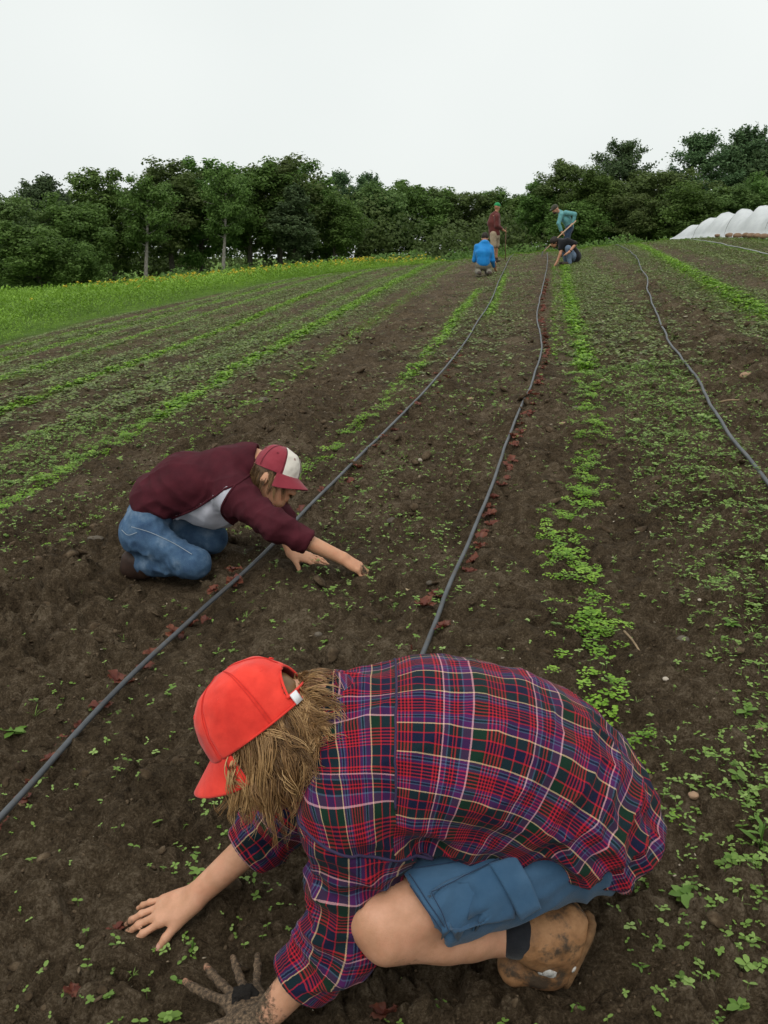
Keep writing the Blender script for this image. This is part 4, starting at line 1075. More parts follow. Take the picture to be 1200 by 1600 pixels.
# ------------------------------------------------------------------ person in the maroon hooded top, kneeling behind
def build_maroon_person():
    g0 = gz(-.95, 3.75)
    root = empty('person', (-.95, 3.75, g0))
    tag(root, 'kneeling person in maroon hooded top, jeans and maroon cap with white front', 'person')
    skin = skin_mat('skin_warm', (.50, .26, .15), (.58, .30, .18))
    # ground here is about z = .0
    hipC = atd(224, 828, 4.02); kn = atd(304, 880, 3.86); an = atd(222, 880, 3.98)
    kn2 = kn + A(.02, .30, .02); an2 = an + A(.0, .28, .01); hip1 = hipC + A(.02, -.09, .0); hip2 = hipC + A(.02, .10, .0)
    w0 = atd(250, 776, 4.02); m0 = atd(290, 752, 4.0); c0 = atd(352, 742, 3.98); nk = atd(398, 722, 3.98)
    LAT = unit(A(.12, -1, -.02))
    shn = atd(368, 775, 3.84); shf = atd(405, 752, 4.14)
    eln = atd(430, 822, 3.70); wrn = atd(535, 872, 3.74)
    elf = atd(438, 812, 4.06); wrf = atd(456, 880, 3.97)
    # lift hands and knees clear of the soil
    def onto(p, h): return A(p[0], p[1], gz(p[0], p[1]) + h)
    wrf = wrf * A(1, 1, 0) + A(0, 0, gz(wrf[0], wrf[1]) + .06)
    hp = atd(432, 735, 3.90); r = unit(ray_dir(432, 735)); Rr = unit(A(1, 0, 0) - r * r[0]); Ur = np.cross(Rr, r)
    hu = unit(.36 * Rr + .92 * Ur - .05 * r); hf = unit(.80 * Rr - .46 * Ur - .30 * r); hf = unit(hf - hu * (hf @ hu)); hl = np.cross(hu, hf)
    hc = hp - hu * .030
    body = [fc(w0, m0, .10, .105, LAT, 1.4, 0), fc(m0, c0, .105, .10, LAT, 1.5, .05), rc(c0, shn, .08, .055, .05), rc(c0, shf, .08, .055, .05), fc(hipC, w0, .088, .092, LAT, 1.38, .05),
            rc(c0, nk, .075, .058, .04), rc(nk, hc - hf * .03 - hu * .04, .055, .052, .03), rc(shn, eln, .048, .04, .03), rc(eln, wrn, .039, .027, .02), rc(shf, elf, .048, .04, .03), rc(elf, wrf, .039, .027, .02),
            rc(hip1, kn, .062, .044, .03), rc(kn, an, .042, .034, .03), rc(hip2, kn2, .062, .044, .03), rc(kn2, an2, .05, .036, .03)]
    hd = head_prims(hc, hf, hu, hl, 1.0)
    Dn = unit(atd(572, 893, 3.76) - wrn); h1, t1 = hand(wrn, Dn, unit(A(.35, -.25, .85)), -1, [(.35, .8, .6), (.4, .9, .6), (.45, .9, .6), (.45, .9, .6)], (.08, .0, -.06, -.14), (.35, .2, .45))
    Df = unit(onto(atd(505, 893, 3.93), .015) - wrf); h2, t2 = hand(wrf, Df, unit(A(-.1, -.15, 1)), 1, [(.1, .12, .1), (.06, .12, .1), (.06, .12, .1), (.1, .12, .1)], (.14, .04, -.06, -.2), (.7, .1, .15))
    fb = grp([grp(body), cull(grp(hd, .03)), cull(grp(h1, .012)), cull(grp(h2, .012))]); V, Q = surf(fb, .0072)
    tip = wrn + Dn * .11
    dirt = np.clip(.8 - np.linalg.norm(V - tip, axis=1) / .08, 0, .7) + np.clip(.5 - np.linalg.norm(V - (wrf + Df * .17), axis=1) / .1, 0, .4)
    o = obj('body', mesh('body', V, Q, skin, True, {'dirt': dirt}), root)
    # --- hooded top
    mar = Mat('maroon_knit'); po = mar.gpos()
    c = mar.ramp(mar.noise(14, 4, .6, po), [(.3, (.046, .007, .012)), (.7, (.072, .011, .018))])
    mar.p(Base_Color=c, Roughness=.9); mar.b.inputs['Specular IOR Level'].default_value = .2
    mar.bump(mar.math('ADD', mar.noise(60, 4, .6, po), mar.math('MULTIPLY', mar.noise(900, 1, .5, po), .3)), .3, .004)
    grey = fabric('pale_grey_knit', (.40, .40, .46), (.52, .52, .58), .9, 60, 900, .3)
    k2 = lambda a, b, t: a + (b - a) * t
    cun = k2(eln, wrn, .50); cuf = k2(elf, wrf, .25)
    torso = grp([fc(w0 + (w0 - m0) * .12, m0, .116, .125, LAT, 1.42, 0), fc(m0, c0, .116, .114, LAT, 1.5, .05), rc(c0, shn, .10, .080, .06), rc(c0, shf, .105, .08, .06),
                 rc(c0, nk - A(.02, 0, .02), .10, .075, .05), el(k2(m0, c0, .5) + A(.04, -.02, -.12), np.eye(3), (.15, .125, .11), .07)])
    hood = grp([el(nk + A(-.070, .0, .030), [unit(A(1, 0, .40)), A(0, 1, 0), unit(A(-.40, 0, 1))], (.100, .112, .052), 0), rc(nk + A(-.015, -.085, .005), nk + A(.045, -.055, -.055), .040, .030, .03), rc(nk + A(-.015, .085, .005), nk + A(.045, .06, -.055), .040, .03, .03)], .02)
    sln = grp([rc(shn, eln, .080, .062, 0), rc(eln, cun, .062, .050, .03), rc(k2(eln, cun, .8), cun, .052, .052, .01)], .05); slf = grp([rc(shf, elf, .085, .066, 0), rc(elf, cuf, .066, .052, .03)], .04)
    sln, slf = cull(sln, .1), cull(slf, .1)
    an_, af_ = unit(cun - eln), unit(cuf - elf)
    def only(cutter, c_, rad):
        c_ = np.asarray(c_, np.float32)
        return lambda P: np.maximum(cutter(P), np.sqrt(((P - c_) ** 2).sum(1)) - rad)
    hemn = unit(A(-.50, 0, -.86)); wcut = only(half(atd(216, 806, 3.9), hemn), w0 + A(.1, 0, 0), .4)
    top = cut(grp([torso, sln, slf, cull(hood, .08)]), [wcut, only(half(cun, an_), cun, .11), only(half(cuf, af_), cuf, .11), rc(cun - an_ * .04, cun + an_ * .1, .040, .044), rc(cuf - af_ * .04, cuf + af_ * .1, .04, .044),
              rc(nk + A(.015, 0, .02), hc + A(.02, 0, 0), .055, .066)], .006)
    V, Q = surf(top, .0066); n = grad(top, V, .005); n /= np.linalg.norm(n, axis=1)[:, None] + 1e-6
    arm = sstep(-.02, .02, torso(V) - sln(V)); aN = unit(eln - shn)
    d = .005 * (fbm3(V * 8, 3, 14) - .5) * 2 + folds(V, n, [(unit(A(.6, -.2, .8)), .06, .012, w0 + A(.06, -.1, 0), .13), (unit(A(.8, -.3, -.4)), .07, .010, shn + A(-.05, 0, -.03), .14), (unit(A(1, 0, .3)), .09, .006, m0, .2)], 23)
    d += arm * folds(V, n, [(unit(aN + .4 * A(0, 0, -1)), .085, .007, None, 1), (unit(A(.3, .5, 1)), .06, .006, eln, .12)], 29)
    tor = 1 - arm; d += tor * (.006 + .010 * np.exp(-((V - w0) ** 2).sum(1) / .18 ** 2)) * crease(V, A(.75, -.3, .45), .06, 3.5, 91) + arm * .010 * crease(V, np.cross(aN, A(.3, -1, .2)), .05, 2.6, 95)
    # the grey side panel: under the near arm, from the neck seam down to the hem
    poly = [(368, 757), (352, 762), (330, 778), (300, 796), (262, 812), (230, 824), (245, 850), (300, 875), (325, 858), (350, 842), (380, 828), (354, 812), (346, 796), (353, 778)]
    q = V - A(0, 0, CAMH); fz = q[:, 1] * CP - q[:, 2] * SP; px = 600 + FPX * q[:, 0] / fz; py = 800 - FPX * (q[:, 1] * SP + q[:, 2] * CP) / fz
    cx, cy = face_avg(px, Q), face_avg(py, Q); ins = np.zeros(len(Q), bool); j = len(poly) - 1
    for i in range(len(poly)):
        xi, yi = poly[i]; xj, yj = poly[j]
        ins ^= ((yi > cy) != (yj > cy)) & (cx < (xj - xi) * (cy - yi) / (yj - yi + 1e-9) + xi); j = i
    near = face_avg((V - c0) @ A(.12, -1, -.1), Q) > -.02
    Vt_ = V + n * d[:, None]; TT = bvh(Vt_, Q); tp = obj('hooded_top', mesh('hooded_top', Vt_, Q, [mar.m, grey], True, fmat=(ins & near).astype(int)), root)
    for path in ([(368, 757), (352, 764), (330, 779), (300, 797), (262, 813), (238, 824)], [(368, 757), (354, 777), (346, 796), (354, 812), (380, 828)], [(390, 742), (372, 755), (352, 764)]):
        pp = spline(np.array([(a, b, 0) for a, b in path], float), 40); P = np.array([q for q in (lay(TT, a, b) for a, b, _ in pp) if q is not None]); V_, F_ = tube(P, .0060, 6); obj('seam', MB().add(V_, F_).mesh('seam', mar.m), tp)
    # --- jeans
    de = Mat('denim'); po = de.gpos()
    c = de.ramp(de.noise(11, 4, .6, po), [(.30, (.020, .048, .105)), (.52, (.050, .100, .175)), (.72, (.15, .21, .29))])
    c = de.mix(de.ramp(de.noise(500, 2, .6, po), [(.5, 0.), (.8, .3)]), c, (.20, .26, .33)); de.p(Base_Color=c, Roughness=.85); de.b.inputs['Specular IOR Level'].default_value = .2
    de.bump(de.noise(80, 4, .65, po), .35, .005)
    jn = grp([fc(hipC, k2(hipC, w0, .80), .106, .102, LAT, 1.42, 0), rc(hip1, kn, .084, .064, .05), rc(kn, an, .066, .054, .03), rc(hip2, kn2, .10, .07, .05), rc(kn2, an2, .068, .056, .04)])
    wj = k2(hipC, w0, .9); jn = cut(jn, [only(half(wj, unit(w0 - hipC)), wj, .3), only(half(an, unit(an - kn)), an, .1), only(half(an2, unit(an2 - kn2)), an2, .1)], .005)
    V, Q = surf(jn, .008); n = grad(jn, V, .005); n /= np.linalg.norm(n, axis=1)[:, None] + 1e-6
    d = .010 * (.3 + np.exp(-((V - (kn * .5 + an * .5)) ** 2).sum(1) / .14 ** 2) + np.exp(-((V - hip1) ** 2).sum(1) / .12 ** 2)) * crease(V, A(.2, 1, .5), .045, 3, 99) + .004 * (fbm3(V * 10, 3, 54) - .5) * 2 + folds(V, n, [(unit(A(1, 0, .5)), .045, .009, hip1, .13), (unit(kn - an), .04, .008, kn * .6 + an * .4, .1), (unit(A(.6, 0, -1)), .05, .006, k2(hip1, kn, .6), .12)], 61)
    jo = obj('jeans', mesh('jeans', V + n * d[:, None], Q, de.m), root)
    thr = simple('pale_thread', (.30, .34, .38), .9)
    for path in ([(205, 823), (235, 832), (270, 848), (300, 866)], [(190, 828), (200, 836), (214, 832)]):
        P = spline(np.array([hit(jn, a, b, 2.5, 6, .007) for a, b in path]), 30); V_, F_ = tube(P, .0014, 5); obj('seam', MB().add(V_, F_).mesh('seam', thr), jo)
    blt = simple('brown_belt', (.10, .045, .022), .6, .3, 30, .3); ax = unit(w0 - hipC); bc = k2(hipC, w0, .84); e1 = LAT; e2 = np.cross(ax, e1)
    a_ = np.linspace(0, 2 * math.pi, 60, endpoint=False); Vb = np.array([bc + ax * z + e1 * math.cos(a) * .158 + e2 * math.sin(a) * .117 for a in a_ for z in (-.004, .026)])
    bo = obj('belt', mesh('belt', Vb, grid_faces(60, 2, True), blt), root); m_ = bo.modifiers.new('t', 'SOLIDIFY'); m_.thickness = .005
    # --- boots, toes dug in
    lea = simple('dark_brown_leather', (.030, .015, .010), .6, .35, 30, .4); sol = simple('black_sole', (.012, .010, .009), .9, .3, 30, .3)
    for an_p, kn_p in ((an, kn), (an2, kn2)):
        bk = unit(an_p - kn_p); bk = unit(A(bk[0], bk[1], 0)); zg = gz(an_p[0], an_p[1])
        heel = an_p + bk * .055 + A(0, 0, .01); ball = A(an_p[0] + bk[0] * .06, an_p[1] + bk[1] * .06, zg + .045); toe = ball - bk * .07 + A(0, 0, -.01)
        bt = grp([rc(an_p - bk * .03, heel, .055, .042, 0), rc(heel, ball, .040, .046, .03), rc(ball, toe, .045, .035, .03)]); V, Q = surf(bt, .008)
        b_ = obj('boot', mesh('boot', V, Q, lea), root)
        P = np.array([heel + bk * .038 + (ball - heel) * t for t in np.linspace(-.2, 1.1, 8)]); Vs = np.concatenate([P + A(0, w, 0) * .04 for w in (-1, 0, 1)])
        s_ = obj('sole', mesh('sole', Vs, grid_faces(3, 8), sol), b_); m_ = s_.modifiers.new('t', 'SOLIDIFY'); m_.thickness = .014; m_.offset = 0
    # --- cap and hair
    mc = fabric('maroon_cotton', (.20, .022, .035), (.26, .034, .05), .85, 50, 1500, .2); wc = fabric('cream_cotton', (.62, .57, .50), (.70, .65, .58), .85, 50, 1500, .2)
    cap(root, hp - hu * .004, hf, hu, hl, [mc, wc], .106, .090, .112, False, .062, True, .030)
    hm = hair_mat('dark_blond_hair', (.045, .024, .011), (.14, .078, .034), (.26, .16, .075)); rr = np.random.default_rng(17)
    ff = grp([grp(hd[:3], 0), rc(nk, hc, .058, .058)], 0)
    def coll(P):
        Pf = P.astype(np.float32); dd = ff(Pf); k = dd < .004
        if k.any():
            g = grad(ff, Pf[k], .004); g /= np.linalg.norm(g, axis=1)[:, None] + 1e-6; P = P.copy(); P[k] += g * (.004 - dd[k])[:, None]
        return P
    nC, per = 90, 10; cl = np.repeat(np.arange(nC), per); ca = rr.uniform(.75, 2 * math.pi - .75, nC); th = ca[cl] + rr.normal(0, .06, nC * per); hh = rr.uniform(-.05, .004, nC)[cl] + rr.normal(0, .005, nC * per)
    F3 = np.stack([hf, hl, hu]); P0 = hp + np.stack([np.cos(th) * .099, np.sin(th) * .081, hh], -1) @ F3; out = np.stack([np.cos(th), np.sin(th), 0 * th], -1) @ F3
    D0 = out * .15 - hu * .95 + rr.normal(0, .04, (nC * per, 3)) + rr.normal(0, .12, (nC, 3))[cl]
    strands(root, 'hair', hm, P0, D0, rr.uniform(.05, .10, nC)[cl], 8, coll, 1., .005, .0012, 45, 6, .7, (0, 0, 0), .03, cl)
    sc_ = cut(grp([el(hc + hu * .02 - hf * .012, [hf, hl, hu], (.100, .080, .10), 0), el(hc - hf * .05 - hu * .06, [hf, hl, hu], (.05, .06, .06), .03)]), [half(hc + hf * .03, unit(hf - hu * .2))], .01)
    V, Q = surf(sc_, .008); obj('scalp_hair', mesh('scalp_hair', V, Q, hm, True, {'tone': fbm3(V * 90, 2, 9) * .5}), root)
build_maroon_person()

# ------------------------------------------------------------------ the four people working near the crest
def small_hand(w, d, r=.034): return [rc(w, w + unit(d) * .085, .030, .026, .015), rc(w + unit(d) * .08, w + unit(d) * .16, .022, .012, .01)]
def far_person(name_parts, base, label, prims, head, h=.018):
    """prims: {part name: (list of prims, material)}; 'body' is the skin"""
    root = empty('person', base); tag(root, label, 'person')
    out = {}
    for nm, (pl, mat) in prims.items():
        g = grp(pl); V, Q = surf(g, h if nm not in ('body', 'hat') else h * .75)
        if nm not in ('body', 'hat', 'boots'):
            n = grad(g, V, .01); n /= np.linalg.norm(n, axis=1)[:, None] + 1e-6; V = V + n * (.022 * (fbm3(V * 9, 3, len(nm)) - .5))[:, None]
        if nm == 'boots':
            for j in range(0, len(pl), len(pl) // 2):
                V, Q = surf(grp(pl[j:j + len(pl) // 2]), h); obj('boot', mesh('boot', V, Q, mat), root)
            continue
        out[nm] = obj(nm, mesh(nm, V, Q, mat, True, {'dirt': np.zeros(len(V))}), root)
    return root, out

def build_far_people():
    skin = skin_mat('skin_far', (.40, .20, .12), (.48, .24, .15))
    G = lambda x, y, z=0.: A(x, y, gz(x, y) + z)
    hd = lambda c, f, u: (unit(f), unit(u - unit(f) * (u @ unit(f))))
    hairm = simple('dark_hair', (.02, .013, .009), .6); green = fabric('green_cap_cloth', (.010, .20, .06), (.02, .27, .09)); olive = fabric('olive_cap_cloth', (.035, .035, .025), (.06, .055, .04))
    maroon = fabric('brick_red_jersey', (.085, .020, .018), (.12, .03, .026)); khaki = fabric('khaki_cloth', (.27, .21, .14), (.34, .27, .19)); blue = fabric('bright_blue_shell', (.004, .16, .46), (.012, .22, .56), .6)
    drab = fabric('drab_trousers', (.13, .12, .085), (.18, .16, .12)); teal = fabric('teal_jersey', (.085, .24, .25), (.13, .32, .33)); jean = fabric('dark_jeans', (.02, .035, .065), (.035, .055, .10)); pjean = fabric('pale_jeans', (.09, .13, .20), (.14, .19, .27)); black = fabric('black_cloth', (.006, .006, .008), (.011, .011, .013)); boot = simple('muddy_boot', (.05, .035, .025), .8)
    brownw = simple('worn_wood', (.12, .07, .04), .6, .2, 30); cream = simple('ash_wood', (.50, .33, .22), .55, .15, 30); steel = simple('dull_steel', (.18, .17, .16), .5, .3, 30, 0, .5, .6)
    # 1: standing in a brick-red jersey and shorts, seen from behind and the side, head turned away to the right
    x, y = 3.46, 28.6; b = G(x, y); Z = lambda dx, z, dy=0.: b + A(dx, dy, z)
    f = unit(A(.55, .8, 0)); u = A(0, 0, 1.); hc = Z(.06, 1.66); l = np.cross(u, f)
    P = {'body': (head_prims(hc, f, u, l) + [rc(Z(.02, 1.45), hc - u * .06, .055, .052, .03), rc(Z(0, 1.0), Z(0, 1.38), .11, .12, .04),
                   rc(Z(.14, 1.08, -.10), Z(.27, .98, .0), .04, .03, .03), rc(Z(-.03, .55, -.09), Z(-.02, .08, -.08), .052, .036, .02), rc(Z(.09, .55, .08), Z(.10, .08, .1), .052, .036, .02)] + small_hand(Z(.27, .98), A(.6, .4, -.3)), skin),
         'jersey': ([fc(Z(.0, .86), Z(-.03, 1.18), .15, .145, A(1, -.5, 0), 1.22, 0), fc(Z(-.03, 1.18), Z(0, 1.40), .145, .115, A(1, -.5, 0), 1.45, .06), rc(Z(.03, 1.38, -.16), Z(.05, 1.10, -.18), .082, .072, .04), rc(Z(.05, 1.10, -.18), Z(.20, 1.03, -.05), .07, .055, .03), rc(Z(.0, 1.36, .17), Z(.08, 1.08, .2), .08, .07, .04), rc(Z(0, 1.4), Z(.02, 1.5), .08, .06, .04)], maroon),
         'shorts': ([fc(Z(.01, .80), Z(.01, .95), .14, .14, A(1, -.5, 0), 1.2, 0), rc(Z(-.04, .85, -.08), Z(-.03, .52, -.09), .11, .095, .03), rc(Z(.08, .85, .07), Z(.09, .52, .08), .11, .095, .03)], khaki),
         'hat': ([cullable(el(hc + u * .055, [f, l, u], (.112, .092, .085), 0)), el(hc + u * .045 + f * .12, [f, l, u], (.07, .075, .012), .02)], green),
         'boots': ([rc(Z(-.02, .12, -.08), Z(-.02, .05, -.08), .055, .05, 0), rc(Z(-.02, .05, -.08), Z(.10, .04, .06), .05, .042, .02), rc(Z(.10, .12, .1), Z(.10, .05, .1), .055, .05, 0), rc(Z(.10, .05, .1), Z(.22, .04, .2), .05, .042, .02)], boot)}
    far_person(None, b, 'standing person in green cap, brick red jersey and khaki shorts by the crest', P, hc)
    # the tool he leans on
    V, F = tube([Z(.36, 1.06, .05), Z(.37, .5, .05), Z(.38, .04, .05)], .014, 8); r = empty('hoe', Z(.38, 0, .05)); tag(r, 'upright hoe held by the person in the green cap', 'hoe')
    obj('handle', MB().add(V, F).mesh('handle', brownw), r)
    c = Z(.38, .03, .05); Vh = c + np.array([(-.09, -.02, 0), (.09, -.02, 0), (.09, -.10, -.03), (-.09, -.10, -.03)]); o = obj('blade', mesh('blade', Vh, np.array([[0, 1, 2, 3]]), steel, False), r); m_ = o.modifiers.new('t', 'SOLIDIFY'); m_.thickness = .006
    # 2: kneeling in a bright blue jacket, back to the camera, head bowed
    x, y = 2.46, 22.4; b = G(x, y); f = unit(A(.15, 1, -.55)); u = unit(A(.05, .55, .85)); hc = Z(.04, .89, .16); l = np.cross(u, f)
    P = {'body': (head_prims(hc, f, u, l) + [rc(Z(0, .66, .02), hc, .055, .052, .03), rc(Z(0, .3), Z(0, .56), .08, .08, .03), rc(Z(.30, .30, .1), Z(.33, .14, .25), .035, .028, .02)] + small_hand(Z(.33, .14, .25), A(.2, .5, -.2)), skin),
         'jacket': ([fc(Z(0, .30, -.02), Z(0, .54), .128, .135, A(1, 0, 0), 1.30, 0), fc(Z(0, .54), Z(.02, .72, .06), .135, .10, A(1, 0, 0), 1.5, .05), rc(Z(-.16, .68, .05), Z(-.21, .36, .10), .072, .058, .03), rc(Z(.18, .66, .05), Z(.23, .36, .05), .072, .06, .03), rc(Z(.23, .36, .05), Z(.29, .22, .18), .06, .048, .02), el(Z(.03, .80, .05), np.eye(3), (.095, .085, .055), .04)], blue),
         'trousers': ([fc(Z(0, .24), Z(0, .34), .125, .12, A(1, 0, 0), 1.25, 0), rc(Z(-.09, .24), Z(-.11, .09, .12), .10, .075, .02), rc(Z(.09, .24), Z(.12, .09, .12), .10, .075, .02), rc(Z(-.13, .10, .05), Z(-.12, .06, -.25), .075, .05, .03), rc(Z(.14, .10, .05), Z(.13, .06, -.25), .075, .05, .03)], drab),
         'hat': ([el(hc + u * .03 - f * .015, [f, l, u], (.106, .086, .10), 0)], hairm),
         'boots': ([rc(Z(-.12, .06, -.26), Z(-.12, .05, -.42), .05, .04, 0), rc(Z(.13, .06, -.26), Z(.13, .05, -.42), .05, .04, 0)], boot)}
    r_, out = far_person(None, b, 'kneeling person in bright blue jacket with back turned', P, hc); out['hat'].name = 'hair'
    # 3: bending over a long hoe, teal jersey, dark cap
    x, y = 5.35, 27.2; b = G(x, y); f = unit(A(-.78, -.35, -.52)); u = unit(A(-.45, -.15, .85)); hc = Z(-.30, 1.36, -.06); u = unit(u - f * (u @ f)); l = np.cross(u, f)
    P = {'body': (head_prims(hc, f, u, l) + [rc(Z(-.14, 1.26), hc - u * .06 - f * .03, .056, .052, .03), rc(Z(.14, .92), Z(-.06, 1.18), .09, .10, .03), rc(Z(.24, 1.00, -.2), Z(.20, .92, -.21), .036, .03, .02), rc(Z(-.10, .74, -.18), Z(-.08, .70, -.18), .035, .03, .02)] + small_hand(Z(.21, .94, -.21), A(-.5, 0, -.5)) + small_hand(Z(-.10, .72, -.19), A(.4, 0, -.5)), skin),
         'jersey': ([fc(Z(.17, .86), Z(.07, 1.05), .125, .13, A(.3, 1, 0), 1.25, 0), fc(Z(.07, 1.05), Z(-.08, 1.20), .13, .105, A(.3, 1, 0), 1.45, .05), rc(Z(.0, 1.24, -.16), Z(.26, 1.20, -.22), .076, .062, .04), rc(Z(.26, 1.20, -.22), Z(.23, .98, -.21), .060, .048, .02), rc(Z(-.13, 1.18, -.16), Z(-.20, .95, -.2), .072, .058, .03), rc(Z(-.20, .95, -.2), Z(-.11, .75, -.18), .056, .046, .02), rc(Z(-.10, 1.24), Z(-.17, 1.29), .08, .064, .03)], teal),
         'trousers': ([fc(Z(.17, .80), Z(.16, .90), .12, .12, A(.3, 1, 0), 1.25, 0), rc(Z(.14, .82, -.1), Z(.06, .46, -.12), .105, .08, .04), rc(Z(.06, .46, -.12), Z(.10, .06, -.1), .08, .06, .02), rc(Z(.18, .82, .1), Z(.14, .46, .12), .105, .08, .04), rc(Z(.14, .46, .12), Z(.2, .06, .14), .08, .06, .02)], jean),
         'hat': ([el(hc + u * .05, [f, l, u], (.112, .092, .082), 0), el(hc + u * .045 + f * .115, [f, l, u], (.07, .072, .012), .02)], olive),
         'beard': ([el(hc + f * .055 - u * .085, [f, l, u], (.055, .058, .045), 0)], hairm),
         'boots': ([rc(Z(.10, .06, -.1), Z(-.05, .05, -.14), .055, .045, 0), rc(Z(.2, .06, .14), Z(.06, .05, .1), .055, .045, 0)], boot)}
    far_person(None, b, 'bearded person in teal jersey and dark cap bending over a hoe', P, hc)
    V, F = tube([Z(.30, 1.02, -.25), Z(-.06, .69, -.22), Z(-.60, .16, -.25)], .018, 8); r = empty('hoe', Z(-.62, .1, -.25)); tag(r, 'long wooden hoe in the hands of the person in teal', 'hoe')
    obj('handle', MB().add(V, F).mesh('handle', cream), r)
    c = Z(-.64, .13, -.25); Vh = c + np.array([(0, -.09, 0.03), (0, .09, 0.03), (-.02, .09, -.12), (-.02, -.09, -.12)]); o = obj('blade', mesh('blade', Vh, np.array([[0, 1, 2, 3]]), steel, False), r); m_ = o.modifiers.new('t', 'SOLIDIFY'); m_.thickness = .006
    # 4: crouching in black, one bare arm down to the row, head bowed to the left
    x, y = 4.72, 23.6; b = G(x, y); f = unit(A(-.75, -.2, -.65)); u = unit(A(-.6, -.2, .7)); hc = Z(-.32, .58, -.05); u = unit(u - f * (u @ f)); l = np.cross(u, f)
    P = {'body': (head_prims(hc, f, u, l) + [rc(Z(-.16, .56), hc, .055, .052, .03), rc(Z(.1, .35), Z(-.1, .52), .10, .12, .03), rc(Z(-.14, .50, -.17), Z(-.17, .28, -.2), .046, .038, .03), rc(Z(-.17, .28, -.2), Z(-.24, .09, -.2), .038, .028, .02), rc(Z(.20, .52, -.22), Z(.03, .33, -.32), .04, .03, .02)] + small_hand(Z(-.24, .09, -.2), A(-.3, 0, -.5)) + small_hand(Z(.03, .33, -.32), A(-.6, 0, -.4)), skin),
         'jersey': ([fc(Z(.22, .28), Z(.05, .48), .15, .15, A(0, 1, 0), 1.3, 0), fc(Z(.05, .48), Z(-.14, .56), .15, .12, A(0, 1, 0), 1.5, .06), rc(Z(-.10, .56, -.16), Z(-.17, .42, -.18), .082, .065, .05), rc(Z(.0, .60, -.16), Z(.19, .54, -.22), .085, .062, .05), el(Z(.26, .22), np.eye(3), (.16, .19, .15), .05)], black),
         'trousers': ([fc(Z(.22, .2), Z(.2, .26), .13, .13, A(0, 1, 0), 1.25, 0), rc(Z(.18, .24, -.12), Z(.02, .42, -.22), .105, .075, .04), rc(Z(.02, .42, -.22), Z(.08, .06, -.2), .075, .058, .03), rc(Z(.18, .24, .12), Z(.0, .40, .2), .10, .075, .04), rc(Z(.0, .40, .2), Z(.08, .06, .18), .075, .058, .03)], pjean),
         'hat': ([el(hc + u * .025 - f * .02, [f, l, u], (.116, .094, .105), 0), el(hc - f * .07 - u * .04, [f, l, u], (.07, .08, .08), .03)], hairm),
         'boots': ([rc(Z(.1, .05, -.2), Z(-.08, .045, -.22), .05, .042, 0), rc(Z(.1, .05, .18), Z(-.08, .045, .2), .05, .042, 0)], boot)}
    r_, out = far_person(None, b, 'crouching dark-haired person in black top reaching into the row', P, hc); out['hat'].name = 'hair'
    wt = simple('watch_strap', (.01, .01, .012), .4); w = Z(.06, .36, -.305); d_ = unit(Z(.20, .52, -.22) - Z(.03, .33, -.32)); a = np.linspace(0, 2 * math.pi, 17); e1 = unit(np.cross(d_, A(0, 0, 1))); e2 = np.cross(d_, e1)
    V, F = tube(w + np.outer(np.cos(a), e1) * .036 + np.outer(np.sin(a), e2) * .036, .008, 6, False); obj('wristwatch', MB().add(V, F).mesh('wristwatch', wt), r_)
def cullable(p): return p
build_far_people()

# ------------------------------------------------------------------ trees: tapered trunk, limbs, crown of many leaf sprays
def bark(name, c1, c2):
    m = Mat(name); co = m.obco(); v = m.n('Mapping', i={'Vector': co, 'Scale': (1, 1, .25)}).outputs[0]
    m.p(Base_Color=m.ramp(m.noise(14, 5, .7, v), [(.35, c1), (.65, c2)]), Roughness=.95); m.bump(m.noise(20, 4, .7, v), .6, .03); return m.m
def leafm(name, dark, mid, light):
    m = Mat(name); t = m.attr('tone')
    oi = m.n('ObjectInfo').outputs['Random']
    c = m.ramp(t, [(.0, dark), (.5, mid), (1., light)])
    hs = m.n('HueSaturation', i={'Color': c, 'Hue': m.math('ADD', .485, m.math('MULTIPLY', oi, .03)), 'Saturation': 1.05, 'Value': m.math('ADD', .85, m.math('MULTIPLY', oi, .5))})
    m.p(Base_Color=hs.outputs[0], Roughness=.6); m.b.inputs['Specular IOR Level'].default_value = .25
    tr = m.n('BsdfTranslucent'); m.set(tr.inputs[0], hs.outputs[0]); mx = m.n('MixShader', i={0: .38}); m.t.links.new(m.b.outputs[0], mx.inputs[1]); m.t.links.new(tr.outputs[0], mx.inputs[2]); m.t.links.new(mx.outputs[0], m.out.inputs[0])
    return m.m

def sprays(C, N, size, r, aspect=1.5):
    """leaf sprays: small bent quads at centres C with axes roughly N"""
    n = len(C); t = unit_rows(np.cross(N, r.normal(0, 1, (n, 3)))); b = np.cross(N, t); s = (size * (.6 + .8 * r.random(n)))[:, None]
    a = C - t * s * aspect * .5; e = C + t * s * aspect * .5; w = b * s * .5; dn = N * s * .18
    V = np.stack([a, C + w - dn, e, C - w - dn], 1).reshape(-1, 3); i = np.arange(n) * 4
    return V, np.concatenate([np.stack([i, i + 1, i + 2], -1), np.stack([i, i + 2, i + 3], -1)])
def unit_rows(v): return v / (np.linalg.norm(v, axis=1)[:, None] + 1e-9)

